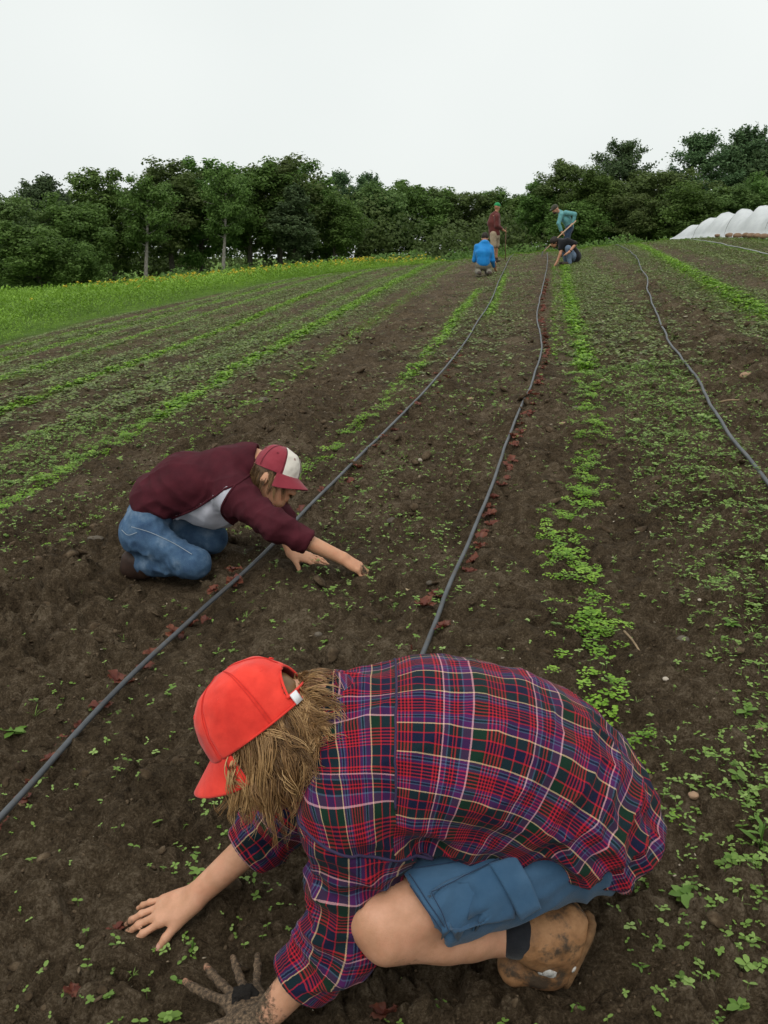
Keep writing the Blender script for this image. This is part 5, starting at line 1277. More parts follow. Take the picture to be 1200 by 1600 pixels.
def make_broadleaf(seed, H, spread, trunk_h, nb, lm, bm, density=1.0, lean=0.0, clear=.3):
    r = np.random.default_rng(seed); tb = MB()
    tp = np.array([[lean * (t ** 1.5) * H * .12 + .10 * math.sin(t * 5 + seed), .08 * math.cos(t * 4 + seed), t * H * .88] for t in np.linspace(0, 1, 14)])
    tr = .028 * H * (1 - np.linspace(0, 1, 14)) ** .8 * .62 + .02; tr[0] *= 1.35; tb.add(*tube(tp, tr, 8))
    Cs, Ns, Ss = [], [], []
    for k in range(nb):
        t = clear + (1 - clear) * (k + r.random()) / nb; z = t * H * .88; a = k * 2.4 + r.normal(0, .4)
        ln = spread * (1 - ((t - .52) / .62) ** 2) * (.6 + .5 * r.random()); base = np.array([np.interp(z, tp[:, 2], tp[:, 0]), np.interp(z, tp[:, 2], tp[:, 1]), z])
        dr = A(math.cos(a), math.sin(a), .35 + .5 * t + r.normal(0, .15)); q = np.array([base + dr * ln * s + A(0, 0, -.10 * ln * s * s) + (r.normal(0, .06, 3) * ln * s) for s in np.linspace(0, 1, 6)])
        tb.add(*tube(q, np.linspace(.30, .06, 6) * np.interp(z, tp[:, 2], tr) + .008, 5, False))
        ncl = int(5 + ln * 2.4)
        for c in range(ncl):
            s = .35 + .7 * (c + r.random()) / ncl; ctr = base + dr * ln * s + r.normal(0, .20, 3) * ln * A(1, 1, .7); rad = (.36 + .34 * r.random()) * (.62 + .22 * ln)
            m = int(80 * density * (rad / .6) ** 1.7); p = r.normal(0, 1, (m, 3)); p /= np.linalg.norm(p, axis=1)[:, None]; p *= (r.random(m) ** .45)[:, None]
            Cs.append(ctr + p * rad * A(1.1, 1.1, .95)); Ns.append(unit_rows(p * 1.1 + A(0, 0, .45) + r.normal(0, .4, (m, 3)))); Ss.append(np.full(m, r.random() * .45) + r.random(m) * .55)
    C = np.concatenate(Cs); N = np.concatenate(Ns); T = np.concatenate(Ss); V, F = sprays(C, N, .15, r)
    return tb.mesh('trunk', bm), mesh('crown', V, F, lm, False, {'tone': np.repeat(T, 4)})

def make_pine(seed, H, spread, lm, bm, bare=.25, whorl=.55, droop=.0, tuft=1.0):
    """white pine: level plates of needle tufts on whorled limbs, ragged outline"""
    r = np.random.default_rng(seed); tb = MB(); tp = np.array([[.06 * math.sin(t * 4 + seed), .06 * math.cos(t * 3), t * H] for t in np.linspace(0, 1, 14)]); tr = .017 * H * (1 - np.linspace(0, 1, 14) ** 1.1) + .015
    tb.add(*tube(tp, tr, 8)); Cs, Ns, Ss = [], [], []; z = H * bare * .6
    while z < H * .985:
        t = z / H; env = spread * (min(1, (t - bare * .4) / .3) if t < .45 else (1 - (t - .45) / .60) ** .6); nl = r.integers(4, 7); a0 = r.random() * 6.3
        for k in range(nl):
            if r.random() < (.45 if t < bare + .15 else .12): continue
            ln = max(.25, env * (.4 + .8 * r.random())); a = a0 + k * 6.283 / nl + r.normal(0, .25); up = .12 + .55 * t - droop + r.normal(0, .08); dr = A(math.cos(a), math.sin(a), up)
            q = np.array([A(0, 0, z) + dr * ln * s + A(0, 0, .10 * ln * s * s) for s in np.linspace(0, 1, 5)]); tb.add(*tube(q, np.linspace(.05, .012, 5) * (.5 + ln / spread), 4, False))
            m = int((60 + 130 * ln) * tuft); s = .25 + .8 * r.random(m) ** .8; sp = np.array([0, 0, z]) + dr * (ln * s)[:, None] + np.outer(.10 * ln * s * s, A(0, 0, 1)); sd = np.cross(dr, A(0, 0, 1))
            C = sp + sd * (r.normal(0, .32, m) * ln * (.35 + .5 * s))[:, None] + np.outer(r.normal(.08, .24, m), A(0, 0, 1)); Cs.append(C); Ns.append(unit_rows(A(0, 0, .6) + dr * .4 + r.normal(0, .6, (m, 3)))); Ss.append(r.random() * .4 + r.random(m) * .6)
        z += whorl * (.7 + .6 * r.random())
    C = np.concatenate(Cs); N = np.concatenate(Ns); T = np.concatenate(Ss); V, F = sprays(C, N, .145, r, 2.0)
    return tb.mesh('trunk', bm), mesh('crown', V, F, lm, False, {'tone': np.repeat(T, 4)})

def build_trees():
    bk = bark('grey_bark', (.055, .045, .036), (.13, .115, .095)); bk2 = bark('pale_bark', (.16, .145, .12), (.33, .31, .27)); bk3 = bark('brown_bark', (.045, .032, .025), (.09, .07, .055))
    lm1 = leafm('broadleaf_green', (.050, .092, .022), (.098, .165, .040), (.150, .235, .065)); lm2 = leafm('oak_green', (.055, .088, .026), (.105, .155, .048), (.160, .215, .075)); lp = leafm('pine_green', (.045, .080, .036), (.086, .138, .060), (.135, .195, .085))
    B = [make_broadleaf(1, 10, 2.6, 3, 26, lm1, bk, 1.1, .3, .28), make_broadleaf(2, 11, 2.3, 3, 28, lm1, bk, 1.1, -.4, .22), make_broadleaf(3, 9, 2.9, 2, 24, lm2, bk3, 1.1, .2, .2), make_broadleaf(4, 10.5, 2.4, 4, 26, lm2, bk, 1.0, -.1, .3), make_broadleaf(5, 8, 2.6, 2, 24, lm1, bk, 1.1, .5, .15)]
    D = make_broadleaf(8, 10.5, 2.2, 4, 20, lm1, bk2, .9, -.5, .45)
    Pn = [make_pine(11, 12, 3.3, lp, bk3, .3, .62), make_pine(12, 11, 2.9, lp, bk3, .25, .52), make_pine(13, 13, 4.0, lp, bk3, .35, .62, .05), make_pine(14, 10, 1.9, lp, bk3, .2, .45, .1)]
    r = np.random.default_rng(33)
    def put(kind, var, px, top, dist, label, group=None, sx=1.0, hz=None, name=None):
        """a tree `dist` metres off whose top reaches the image row `top` of the 1600-row photograph"""
        x = (px - 600) / FPX * dist; y = dist * CP; zt = CAMH + dist * (-SP + (800 - top) / FPX * CP); y = dist * (CP + (800 - top) / FPX * SP) * .985
        zb = float(macro(np.array([x]), np.array([y]))[0]) - .15
        tm, cm = var; zz = np.empty(len(cm.vertices) * 3, np.float32); cm.vertices.foreach_get('co', zz); H0 = float(zz[2::3].max()); s = (zt - zb) / H0
        root = empty(name or ('pine_tree' if kind == 'p' else 'broadleaf_tree'), (x, y, zb)); root.scale = (s * sx, s * sx, s); root.rotation_euler.z = r.random() * 6.28
        for me, nm in ((tm, 'trunk'), (cm, 'crown')):
            o = bpy.data.objects.new(nm, me); COL.objects.link(o); o.parent = root
        tag(root, label, 'tree', group)
    GB = 'broadleaf trees along the wood edge'; ORD = 'first second third fourth fifth sixth seventh eighth ninth tenth eleventh twelfth thirteenth fourteenth fifteenth sixteenth seventeenth eighteenth nineteenth twentieth twenty-first twenty-second twenty-third twenty-fourth twenty-fifth twenty-sixth twenty-seventh twenty-eighth twenty-ninth thirtieth'.split()
    # front edge, left to right: (kind, variant, px, top row, distance, label, width factor)
    T = [('b', B[2], 10, 300, 62, 'broad low tree at the meadow edge with many pale stems below', 1.25), ('p', Pn[1], 72, 268, 78, 'pine with a spiky top above the leftmost broadleaf trees', 1.2), ('b', B[0], 115, 302, 64, None, 1.2), ('b', B[1], 170, 262, 70, None, 1.15),
         ('b', D, 222, 272, 66, 'leaning tree with tall pale trunk bare at the meadow edge', 1.0), ('b', B[3], 262, 250, 74, None, 1.2), ('b', B[1], 312, 246, 76, None, 1.15), ('b', D, 345, 262, 70, 'slim tree with two thin pale stems above goldenrod', .9), ('b', B[0], 385, 246, 76, None, 1.25),
         ('b', B[3], 432, 243, 78, None, 1.2), ('p', Pn[3], 460, 285, 74, 'dark conifer with drooping lower limbs among the broadleaf trees', 1.4), ('b', B[1], 480, 250, 82, None, 1.1), ('p', Pn[0], 532, 264, 92, 'tall thin-crowned pine with sky showing through its top', .8), ('p', Pn[1], 572, 266, 94, 'second thin pine beside the tall thin-crowned one', .95),
         ('b', B[0], 520, 300, 80, None, 1.2), ('b', B[2], 596, 286, 92, None, 1.2), ('b', B[4], 640, 284, 96, None, 1.2), ('b', B[3], 686, 292, 98, None, 1.25), ('b', B[2], 728, 296, 98, None, 1.25), ('b', B[0], 775, 291, 100, None, 1.2), ('b', B[4], 815, 302, 98, None, 1.25),
         ('b', B[1], 850, 278, 84, None, 1.1), ('b', B[3], 886, 248, 82, 'tree with rounded crown left of the flat-topped pine', 1.15), ('p', Pn[2], 972, 216, 80, 'broad flat-topped pine rising behind the person in teal', 1.15), ('b', B[0], 925, 262, 78, None, 1.2), ('b', B[2], 1030, 262, 76, None, 1.3),
         ('p', Pn[0], 1090, 205, 80, 'pine with rounded bushy top left of the tallest pine', 1.2), ('p', Pn[1], 1160, 192, 82, 'tallest pine with pointed tip above the white row cover', 1.1), ('p', Pn[2], 1215, 212, 80, 'pine cut off by the right edge of the picture', 1.1), ('b', B[4], 1065, 285, 72, None, 1.3), ('b', B[2], 1130, 290, 72, None, 1.4), ('b', B[0], 1195, 270, 72, None, 1.3),
         ('b', B[2], 985, 300, 74, None, 1.3), ('b', B[4], 905, 310, 76, None, 1.3), ('b', B[1], -40, 285, 66, None, 1.2), ('b', B[4], 60, 345, 58, 'low spreading tree in front of the wood at far left', 1.5), ('b', B[4], 130, 372, 60, 'small bushy tree at the meadow edge left of pale trunk', 1.2), ('b', B[2], 1260, 250, 74, None, 1.3)]
    plain = sorted([t for t in T if t[5] is None], key=lambda t: t[2]); names = {id(t): '%s plain broadleaf tree from the left along the wood edge' % ORD[i] for i, t in enumerate(plain)}
    for tt in T:
        k, v, px, top, dist, lab, sx = tt; LB = names.get(id(tt)); sx = sx * (1.22 if k == 'b' and lab is None else 1.08)
        put(k, v, px, top, dist, lab or LB, GB if lab is None else 'trees of the wood', sx)
    # the mass of the wood behind: crowns nobody could count
    rb = np.random.default_rng(77); Cs, Ts = [], []
    for i in range(380):
        px = rb.uniform(-420, 1560); edge = np.interp(px, [-160, 0, 60, 110, 170, 240, 330, 430, 510, 600, 700, 810, 850, 930, 980, 1040, 1100, 1160, 1400], [300, 295, 300, 318, 285, 266, 262, 258, 275, 296, 304, 312, 296, 262, 246, 268, 240, 226, 240])
        d = rb.uniform(84, 104); top = edge + rb.uniform(0, 1) ** .8 * 205; x = (px - 600) / FPX * d; y = d * (CP + (800 - top) / FPX * SP); z = CAMH + d * (-SP + (800 - top) / FPX * CP)
        n = 200; p = unit_rows(rb.normal(0, 1, (n, 3))) * (rb.random(n) ** .35)[:, None] * A(2.3, 2.3, 1.7); Cs.append(A(x, y, z - 1.5) + p); Ts.append(rb.random() * .3 + rb.random(n) * .5)
    for i in range(175):
        px = rb.uniform(-420, 1560); d = rb.uniform(80, 92); x = (px - 600) / FPX * d; y = d * 1.05; z = CAMH + rb.uniform(-1.5, 3.0); n = 260; p = unit_rows(rb.normal(0, 1, (n, 3))) * (rb.random(n) ** .35)[:, None] * A(2.2, 1.6, 1.6); Cs.append(A(x, y, z) + p); Ts.append(rb.random() * .2 + rb.random(n) * .4)
    C = np.concatenate(Cs); V, F = sprays(C, unit_rows(rb.normal(0, .6, C.shape) + A(0, -.3, .7)), .27, rb); o = obj('wood', mesh('wood', V, F, lm2, False, {'tone': np.repeat(np.concatenate(Ts), 4)}))
    tag(o, 'dark mass of the wood closing the view behind the trees', 'wood', kind='stuff')
    # saplings and brush under the edge
    Cs, Ts = [], []
    for i in range(170):
        px = rb.uniform(-60, 1260); d = rb.uniform(60, 74); x = (px - 600) / FPX * d; y = d * .99; zb = float(macro(np.array([x]), np.array([y]))[0]); h = rb.uniform(.5, 1.7)
        n = 210; p = unit_rows(rb.normal(0, 1, (n, 3))) * (rb.random(n) ** .4)[:, None] * A(1.3, 1.2, h * .55); Cs.append(A(x, y, zb + h * .5) + p); Ts.append(rb.random() * .3 + rb.random(n) * .6)
    C = np.concatenate(Cs); V, F = sprays(C, unit_rows(rb.normal(0, .6, C.shape) + A(0, -.3, .7)), .16, rb); o = obj('undergrowth', mesh('undergrowth', V, F, lm1, False, {'tone': np.repeat(np.concatenate(Ts), 4)}))
    tag(o, 'brush growing under the edge of the wood', 'undergrowth', kind='stuff')
build_trees()

# ------------------------------------------------------------------ hoses
def path_xyz(uv, n, lift, wig=0., seed=0):
    """a smooth path over the ground from (u, v) points"""
    P = spline(np.array([[u, v, 0] for u, v in uv], float), n); r = np.random.default_rng(seed)
    x, y = to_xy(P[:, 0], P[:, 1])
    if wig: x = x + wig * (fbm2(P[:, 1] * 1.1, P[:, 1] * 0 + seed, 3, seed) - .5)
    z = ground_z(x, y); k = 16; zp = np.pad(z, k, 'edge'); zs = np.max([zp[i:i + len(z)] for i in range(2 * k + 1)], 0); zs = np.convolve(np.pad(zs, k, 'edge'), np.ones(2 * k + 1) / (2 * k + 1), 'valid')
    return np.stack([x, y, zs * .45 + z * .55 + lift], -1) if False else np.stack([x, y, np.convolve(np.pad(z, k, 'edge'), np.ones(2 * k + 1) / (2 * k + 1), 'valid') * .6 + zs * .4 + lift], -1)
HOSE_A = [(-1.37, .9), (-1.36, 1.78), (-1.34, 2.5), (-1.22, 3.57), (-1.13, 4.69), (-.98, 6.71), (-.88, 8.69), (-.85, 10.4), (-.86, 12.2), (-.84, 14.5), (-.88, 17.64), (-.96, 22), (-1.04, 28), (-1.1, 34)]
HOSE_B = [(-.40, 1.9), (-.33, 2.76), (-.31, 3.21), (-.27, 3.69), (-.22, 4.51), (-.15, 5.72), (-.05, 7.43), (.02, 9.0), (.02, 9.9), (-.05, 12.0), (-.03, 14.5), (.02, 17.4), (.06, 20), (.11, 25), (.1, 31)]
HOSE_C = [(1.10, 1.4), (1.12, 3), (1.14, 4.37), (1.15, 5.59), (1.25, 7.52), (1.27, 9.0), (1.36, 10.6), (1.6, 14.2), (1.85, 17), (2.0, 19.5), (2.28, 23), (2.42, 26.5), (2.5, 30), (2.6, 35)]
HOSE_D = [(4.3, 12), (4.55, 16), (4.72, 20.5), (4.80, 24), (4.84, 27), (4.95, 31), (5.0, 35)]
def build_hoses():
    m = Mat('grey_hose'); co = m.gpos()
    c = m.ramp(m.noise(5, 4, .6, co), [(.3, (.040, .044, .050)), (.7, (.090, .096, .105))])
    c = m.mix(m.ramp(m.noise(22, 5, .7, co), [(.52, 0.), (.68, .75)]), c, (.07, .052, .036))
    m.p(Base_Color=c, Roughness=.5); m.bump(m.noise(90, 3, .6, co), .2, .002)
    pale = Mat('pale_hose'); pale.p(Base_Color=pale.ramp(pale.noise(3, 4, .6, pale.gpos()), [(.3, (.22, .22, .23)), (.7, (.34, .34, .35))]), Roughness=.5)
    for nm, pts, r, mat, lab, wg in (('hose_a', HOSE_A, .0092, m.m, 'grey irrigation hose running past the person in maroon', .012), ('hose_b', HOSE_B, .0092, m.m, 'grey irrigation hose along the row of red lettuces behind the plaid shirt', .02),
                                 ('hose_c', HOSE_C, .0108, m.m, 'winding grey hose on bare soil right of the wide weed row', .05), ('hose_d', HOSE_D, .012, pale, 'short pale hose lying near the white row cover', .1)):
        P = path_xyz(pts, 420, r * .75, wg, len(pts))
        V, F = tube(P, r, 8); o = obj('irrigation_hose', MB().add(V, F).mesh('irrigation_hose', mat if not isinstance(mat, Mat) else mat.m)); tag(o, lab, 'hose', 'irrigation hoses')
build_hoses()

# ------------------------------------------------------------------ leaves
def leaf_mat(name, dark, mid, light, tr=.3, rough=.5, spots=None):
    m = Mat(name); c = m.ramp(m.attr('tone'), [(0., dark), (.5, mid), (1., light)])
    if spots: c = m.mix(m.ramp(m.noise(60, 3, .6, m.gpos()), [(.45, 0.), (.65, .8)]), c, spots)
    m.p(Base_Color=c, Roughness=rough); m.b.inputs['Specular IOR Level'].default_value = .3
    t = m.n('BsdfTranslucent'); m.set(t.inputs[0], c); mx = m.n('MixShader', i={0: tr}); m.t.links.new(m.b.outputs[0], mx.inputs[1]); m.t.links.new(t.outputs[0], mx.inputs[2]); m.t.links.new(mx.outputs[0], m.out.inputs[0])
    return m.m
def leaf(L, W, az, el, base=(0, 0, 0), cup=.15, bend=.3, rnd=1.0):
    """one rounded leaf: 7 outline points + 3 midrib points"""
    t = np.array([0., .5, 1.]); mid = np.stack([t * L, 0 * t, -bend * L * t * t], -1)
    w = np.array([.40, .40]) * W * rnd; s = np.array([.30, .74]); sz = -bend * L * s * s + cup * w
    Lf = np.stack([s * L, w, sz], -1); Rt = np.stack([s * L, -w, sz], -1); V = np.concatenate([mid, Lf, Rt])
    F = np.array([(1, 3, 0), (1, 4, 3), (1, 2, 4), (1, 0, 5), (1, 5, 6), (1, 6, 2)])
    ce, se = math.cos(el), math.sin(el); V = V @ np.array([[ce, 0, se], [0, 1, 0], [-se, 0, ce]]); ca, sa = math.cos(az), math.sin(az)
    return V @ np.array([[ca, sa, 0], [-sa, ca, 0], [0, 0, 1]]) + np.array(base), F
def quadleaf(L, W, az, el, base):
    V = np.array([(0, 0, 0), (L * .55, W * .5, 0), (L, 0, -L * .15), (L * .55, -W * .5, 0)]); ce, se = math.cos(el), math.sin(el); V = V @ np.array([[ce, 0, se], [0, 1, 0], [-se, 0, ce]]); ca, sa = math.cos(az), math.sin(az)
    return V @ np.array([[ca, sa, 0], [-sa, ca, 0], [0, 0, 1]]) + np.array(base), np.array([(0, 1, 2), (0, 2, 3)])
def joinp(parts):
    V, F, n = [], [], 0
    for v, f in parts: V.append(v); F.append(f + n); n += len(v)
    return np.concatenate(V), np.concatenate(F)

def lowleaf(L, W, az, el, base=(0, 0, 0), cup=.15, bend=.3, rnd=1.0): return quadleaf(L, W * 1.15, az, el, base)
def sprout(seed, k, leaf=leaf):
    """seedling templates, one unit = 1 cm. k 0: two seed leaves, 1: four, 2: a rosette, 3: grass tuft"""
    r = np.random.default_rng(seed); ps = []; h = .6 + .8 * r.random()
    if k == 3:
        for i in range(6): ps.append(leaf(1.8 + 1.8 * r.random(), .2, r.random() * 6.3, .9 + .5 * r.random(), (0, 0, 0), .0, .5))
        return joinp(ps)
    a0 = r.random() * 6.3; n = (2, 4, 7)[k]
    for i in range(n):
        a = a0 + (math.pi * i if k == 0 else i * (1.62 if k == 1 else 2.4)) + r.normal(0, .15); L = (1.1, 1.25, 1.7)[k] * (.75 + .5 * r.random()) * (1 if i < 2 or k == 2 else .75)
        ps.append(leaf(L, L * (.72 if k < 2 else .8), a, .15 + .35 * r.random(), (0, 0, h + .25 * (i // 2) * (k > 0)), .18, .25))
    ps.append((np.array([(-.06, 0, -.4), (.06, 0, -.4), (.05, .03, h + .2), (-.05, .03, h + .2)]), np.array([(0, 1, 2), (0, 2, 3)])))
    return joinp(ps)
def clump(seed, leaf=leaf):
    """knee of clover-like weed as grows in the rows, 1 unit = 1 cm"""
    r = np.random.default_rng(seed); ps = []
    for i in range(26):
        a = r.random() * 6.3; d = 3.6 * math.sqrt(r.random()); z = (1 - (d / 4.2) ** 2) * 2.6 + r.random() * .8; L = 1.2 * (.7 + .7 * r.random())
        ps.append(leaf(L, L * .85, r.random() * 6.3, .1 + .5 * r.random(), (d * math.cos(a), d * math.sin(a), z), .15, .25))
    return joinp(ps)
def far_tuft(seed, n=5):
    r = np.random.default_rng(seed); ps = []
    for i in range(n):
        a = r.random() * 6.3; d = 2.2 * r.random(); L = 2.2 * (.6 + .8 * r.random()); ps.append(quadleaf(L, L * .8, r.random() * 6.3, .1 + .5 * r.random(), (d * math.cos(a), d * math.sin(a), .6 + 1.2 * r.random())))
    return joinp(ps)

def in_body(x, y):
    """keep plants out from under boots, knees and hands"""
    k = np.zeros(len(x), bool)
    for bx, by, r in ((.36, 1.42, .13), (.2, 1.40, .12), (-.02, 1.36, .06), (-.34, 1.42, .10), (-.52, 1.62, .09), (-1.2, 3.72, .2), (-1.0, 3.7, .22), (-1.1, 4.0, .25), (-.42, 3.80, .1), (-.2, 3.72, .09), (.3, 1.65, .2)): k |= (x - bx) ** 2 + (y - by) ** 2 < r * r
    return k

def build_weeds():
    lm = leaf_mat('seedling_leaf', (.095, .170, .028), (.190, .310, .060), (.33, .46, .14), .3)
    lb = leaf_mat('row_weed_leaf', (.105, .220, .018), (.200, .370, .032), (.30, .48, .065), .3)
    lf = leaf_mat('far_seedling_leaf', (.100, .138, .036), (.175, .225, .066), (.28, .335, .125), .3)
    r = rng
    # near seedlings
    b = MB(); X, Y = sample_view(95000, 1.05, 8.2, 1.75); u, v = to_uv(X, Y); dist = np.hypot(X, Y)
    area_pdf = None
    # accept by wanted density over sampled density
    h_, pw = .62, 1.75; smp = 95000 * pw * dist ** (pw - 2) / (8.2 ** pw - 1.05 ** pw) / (2 * h_)
    pw_ = np.clip(carpet(u, v) * (1 - .35 * sstep(4, 8, dist)) / smp, 0, 1); k = (r.random(len(X)) < pw_) & ~in_body(X, Y) & (u > edge_u(v)); X, Y, u, v = X[k], Y[k], u[k], v[k]
    kind = r.choice(14, len(X), p=np.array([3.4, 3.4, 3.4, 3.4, 3.4, 3.4, 1.8, 1.8, 1.8, 1.8, .4, .4, .25, .25]) / 28.9)
    for i in range(14):
      for tier in (0, 1):
        s_ = (kind == i) & ((np.hypot(X, Y) > 3.4) == bool(tier)); n = s_.sum()
        if not n: continue
        V, F = sprout(100 + i, 0 if i < 6 else 1 if i < 10 else 2 if i < 12 else 3, lowleaf if tier else leaf)
        z = ground_z(X[s_], Y[s_]); sc = .0072 + .0070 * r.random(n) ** 2; sc *= 1 + .25 * sstep(3, 8, np.hypot(X[s_], Y[s_]))
        W, Fs = scatter(V, F, np.stack([X[s_], Y[s_], z], -1), sc, r.random(n) * 6.3, (r.random((n, 2)) - .5) * .5); b.add(W, Fs, tone=np.repeat(np.clip(r.normal(.5, .22, n), 0, 1), len(V)))
    o = obj('seedlings', b.mesh('seedlings', lm)); tag(o, 'pale green weed seedlings sprinkled over the near soil', 'seedlings', kind='stuff')
    # the dense weed rows, near
    b = MB(); N0 = 34000; X, Y = sample_view(N0, 1.5, 9, 1.6); u, v = to_uv(X, Y); dist = np.hypot(X, Y); smp = N0 * 1.6 * dist ** (-.4) / (9 ** 1.6 - 1.5 ** 1.6) / (2 * h_)
    w = band_w(u, v); k = (r.random(len(X)) < np.clip(w ** 1.1 * 480 / smp, 0, 1)) & ~in_body(X, Y); X, Y, w = X[k], Y[k], w[k]
    for i in range(5):
      for tier in (0, 1):
        s_ = ((np.arange(len(X)) % 5) == i) & ((np.hypot(X, Y) > 4.0) == bool(tier)); n = s_.sum(); V, F = clump(200 + i, lowleaf if tier else leaf); sc = (.0075 + .0050 * r.random(n)) * (.5 + .5 * w[s_])
        W, Fs = scatter(V, F, np.stack([X[s_], Y[s_], ground_z(X[s_], Y[s_]) - .004], -1), sc, r.random(n) * 6.3, (r.random((n, 2)) - .5) * .3); b.add(W, Fs, tone=np.repeat(np.clip(r.normal(.5, .25, n), 0, 1), len(V)))
    o = obj('row_weeds', b.mesh('row_weeds', lb)); tag(o, 'bright green low weeds crowding in rows along the beds', 'weeds', kind='stuff')
    # further off
    b = MB(); N0 = 380000; X, Y = sample_view(N0, 8, 38, 1.15); u, v = to_uv(X, Y); dist = np.hypot(X, Y); smp = N0 * 1.15 * dist ** (-.85) / (38 ** 1.15 - 8 ** 1.15) / (2 * h_)
    k = (r.random(len(X)) < np.clip(np.minimum(carpet(u, v), 1500) * .17 / smp, 0, 1)) & (u > edge_u(v) + .1); Xs, Ys, ds = X[k], Y[k], dist[k]
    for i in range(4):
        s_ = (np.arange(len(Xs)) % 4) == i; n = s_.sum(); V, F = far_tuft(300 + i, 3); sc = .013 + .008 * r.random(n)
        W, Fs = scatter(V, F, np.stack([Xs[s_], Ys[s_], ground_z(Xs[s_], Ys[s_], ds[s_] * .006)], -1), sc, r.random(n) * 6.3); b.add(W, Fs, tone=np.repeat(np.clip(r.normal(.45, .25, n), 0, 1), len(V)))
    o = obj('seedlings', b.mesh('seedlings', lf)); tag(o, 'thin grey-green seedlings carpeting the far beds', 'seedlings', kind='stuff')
    b = MB(); w = band_w(u, v); k = (r.random(len(X)) < np.clip(w ** 1.2 * 420 / smp, 0, 1)); Xs, Ys, ds = X[k], Y[k], dist[k]; ww = w[k]
    for i in range(4):
        s_ = (np.arange(len(Xs)) % 4) == i; n = s_.sum(); V, F = far_tuft(320 + i, 5); sc = (.016 + .009 * r.random(n)) * (.55 + .45 * ww[s_])
        W, Fs = scatter(V, F, np.stack([Xs[s_], Ys[s_], ground_z(Xs[s_], Ys[s_], ds[s_] * .006)], -1), sc, r.random(n) * 6.3); b.add(W, Fs, tone=np.repeat(np.clip(r.normal(.5, .25, n), 0, 1), len(V)))
    o = obj('row_weeds', b.mesh('row_weeds', lb)); tag(o, 'bright green weed rows running up to the crest', 'weeds', kind='stuff')
build_weeds()

# ------------------------------------------------------------------ the red lettuces set out along the hoses
def build_lettuces():
    lm = leaf_mat('red_lettuce_leaf', (.075, .018, .013), (.15, .042, .027), (.24, .090, .048), .3, .45, (.12, .03, .022)); core = leaf_mat('lettuce_heart', (.10, .05, .02), (.17, .09, .03), (.24, .15, .05))
    tm = []
    for k in range(6):
        r = np.random.default_rng(500 + k); parts = []
        for i in range(5 + k % 3):
            t = np.linspace(0, 1, 7); s = np.linspace(-1, 1, 7); T, S = np.meshgrid(t, s, indexing='ij'); L = .037 * (.7 + .5 * r.random()); W = L * .85; w = np.sin(np.clip(T * .92 + .06, 0, 1) * math.pi * .62) ** .8 * W * .5
            ruff = .006 * np.sin(S * 7 + T * 9 + i) * T * np.abs(S); a = i * 2.4 + r.normal(0, .2); e = .25 + .7 * r.random(); q = np.stack([T * L, S * w, ruff + .25 * w * S * S - .25 * L * T * T], -1).reshape(-1, 3)
            ce, se = math.cos(e), math.sin(e); q = q @ np.array([[ce, 0, se], [0, 1, 0], [-se, 0, ce]]); q = q @ np.array([[math.cos(a), math.sin(a), 0], [-math.sin(a), math.cos(a), 0], [0, 0, 1]])
            parts.append(mesh('leaf', q, grid_faces(7, 7), lm, True, {'tone': np.clip(np.repeat(.3 + .5 * r.random(), 49) + .25 * (T.ravel() - .5), 0, 1)}))
        tm.append(parts)
    r = np.random.default_rng(41)
    def put(u, v, s, lab, grp_):
        x, y = to_xy(u, v); root = empty('lettuce_seedling', (x, y, gz(x, y) + .006)); root.scale = (s, s, s); root.rotation_euler = (r.normal(0, .2), r.normal(0, .2), r.random() * 6.3); tag(root, lab, 'lettuce', grp_)
        for me in tm[r.integers(0, 6)]: o = bpy.data.objects.new('leaf', me); COL.objects.link(o); o.parent = root
    ORDW = 'first second third fourth fifth sixth seventh eighth ninth tenth eleventh twelfth thirteenth fourteenth fifteenth sixteenth seventeenth eighteenth nineteenth twentieth twenty-first twenty-second twenty-third twenty-fourth'.split()
    hb = np.array(HOSE_B); ha = np.array(HOSE_A)
    for i, v in enumerate(sorted([2.83, 2.88, 3.05, 3.24, 3.45, 3.52, 3.68, 3.86, 4.02, 4.17, 4.36, 4.56, 4.74, 4.95, 5.12, 5.34, 5.55, 5.74, 6.0, 6.2, 6.45, 6.66, 6.9, 7.15, 7.4] + list(np.arange(3.60, 7.4, .21)) + list(np.arange(7.55, 19, .17)))):
        u = np.interp(v, hb[:, 1], hb[:, 0]); side = (-.05 if v < 3.3 and i != 1 else .055) + r.normal(0, .014); put(u + side, v + r.normal(0, .02), (.95 if v < 3.7 else .90) * (.75 + .45 * r.random()), ('%s red lettuce up the centre hose counted from the plaid shirt' % ORDW[i]) if i < 24 else 'far red lettuce in the line along the centre hose', 'red lettuces along the centre hose')
    for i, v in enumerate([1.82, 1.9, 2.0, 2.05, 2.12, 2.2, 2.27, 2.33, 2.43, 2.52, 2.62, 2.7, 2.78, 2.86, 2.92, 3.05, 3.12, 3.2, 3.28, 3.36, 3.46] + list(np.arange(4.0, 9.5, .21))):
        u = np.interp(v, ha[:, 1], ha[:, 0]); put(u + (-.045 if v < 4.6 else (.05 if i % 3 else -.05)) + r.normal(0, .014), v + r.normal(0, .02), .80 * (.75 + .5 * r.random()), ('%s red lettuce from the left edge beside the hose passing the maroon person' % ORDW[i]) if i < 20 else 'far red lettuce beside the hose that passes the person in maroon', 'red lettuces along the maroon kneeler hose')
    for x, y, s in ((.0, 1.30, .8),): put(*to_uv(x, y), s, 'red lettuce seedling half hidden under the bare knee', None)
    for px, py in ((180, 1447), (112, 1550)):
        p = atz(px, py, .0); put(*to_uv(p[0], p[1]), .5, 'dark purple lettuce seedling set in the soil %s' % ('by the clean hand' if px > 150 else 'near the lower edge of the picture'), None)
build_lettuces()

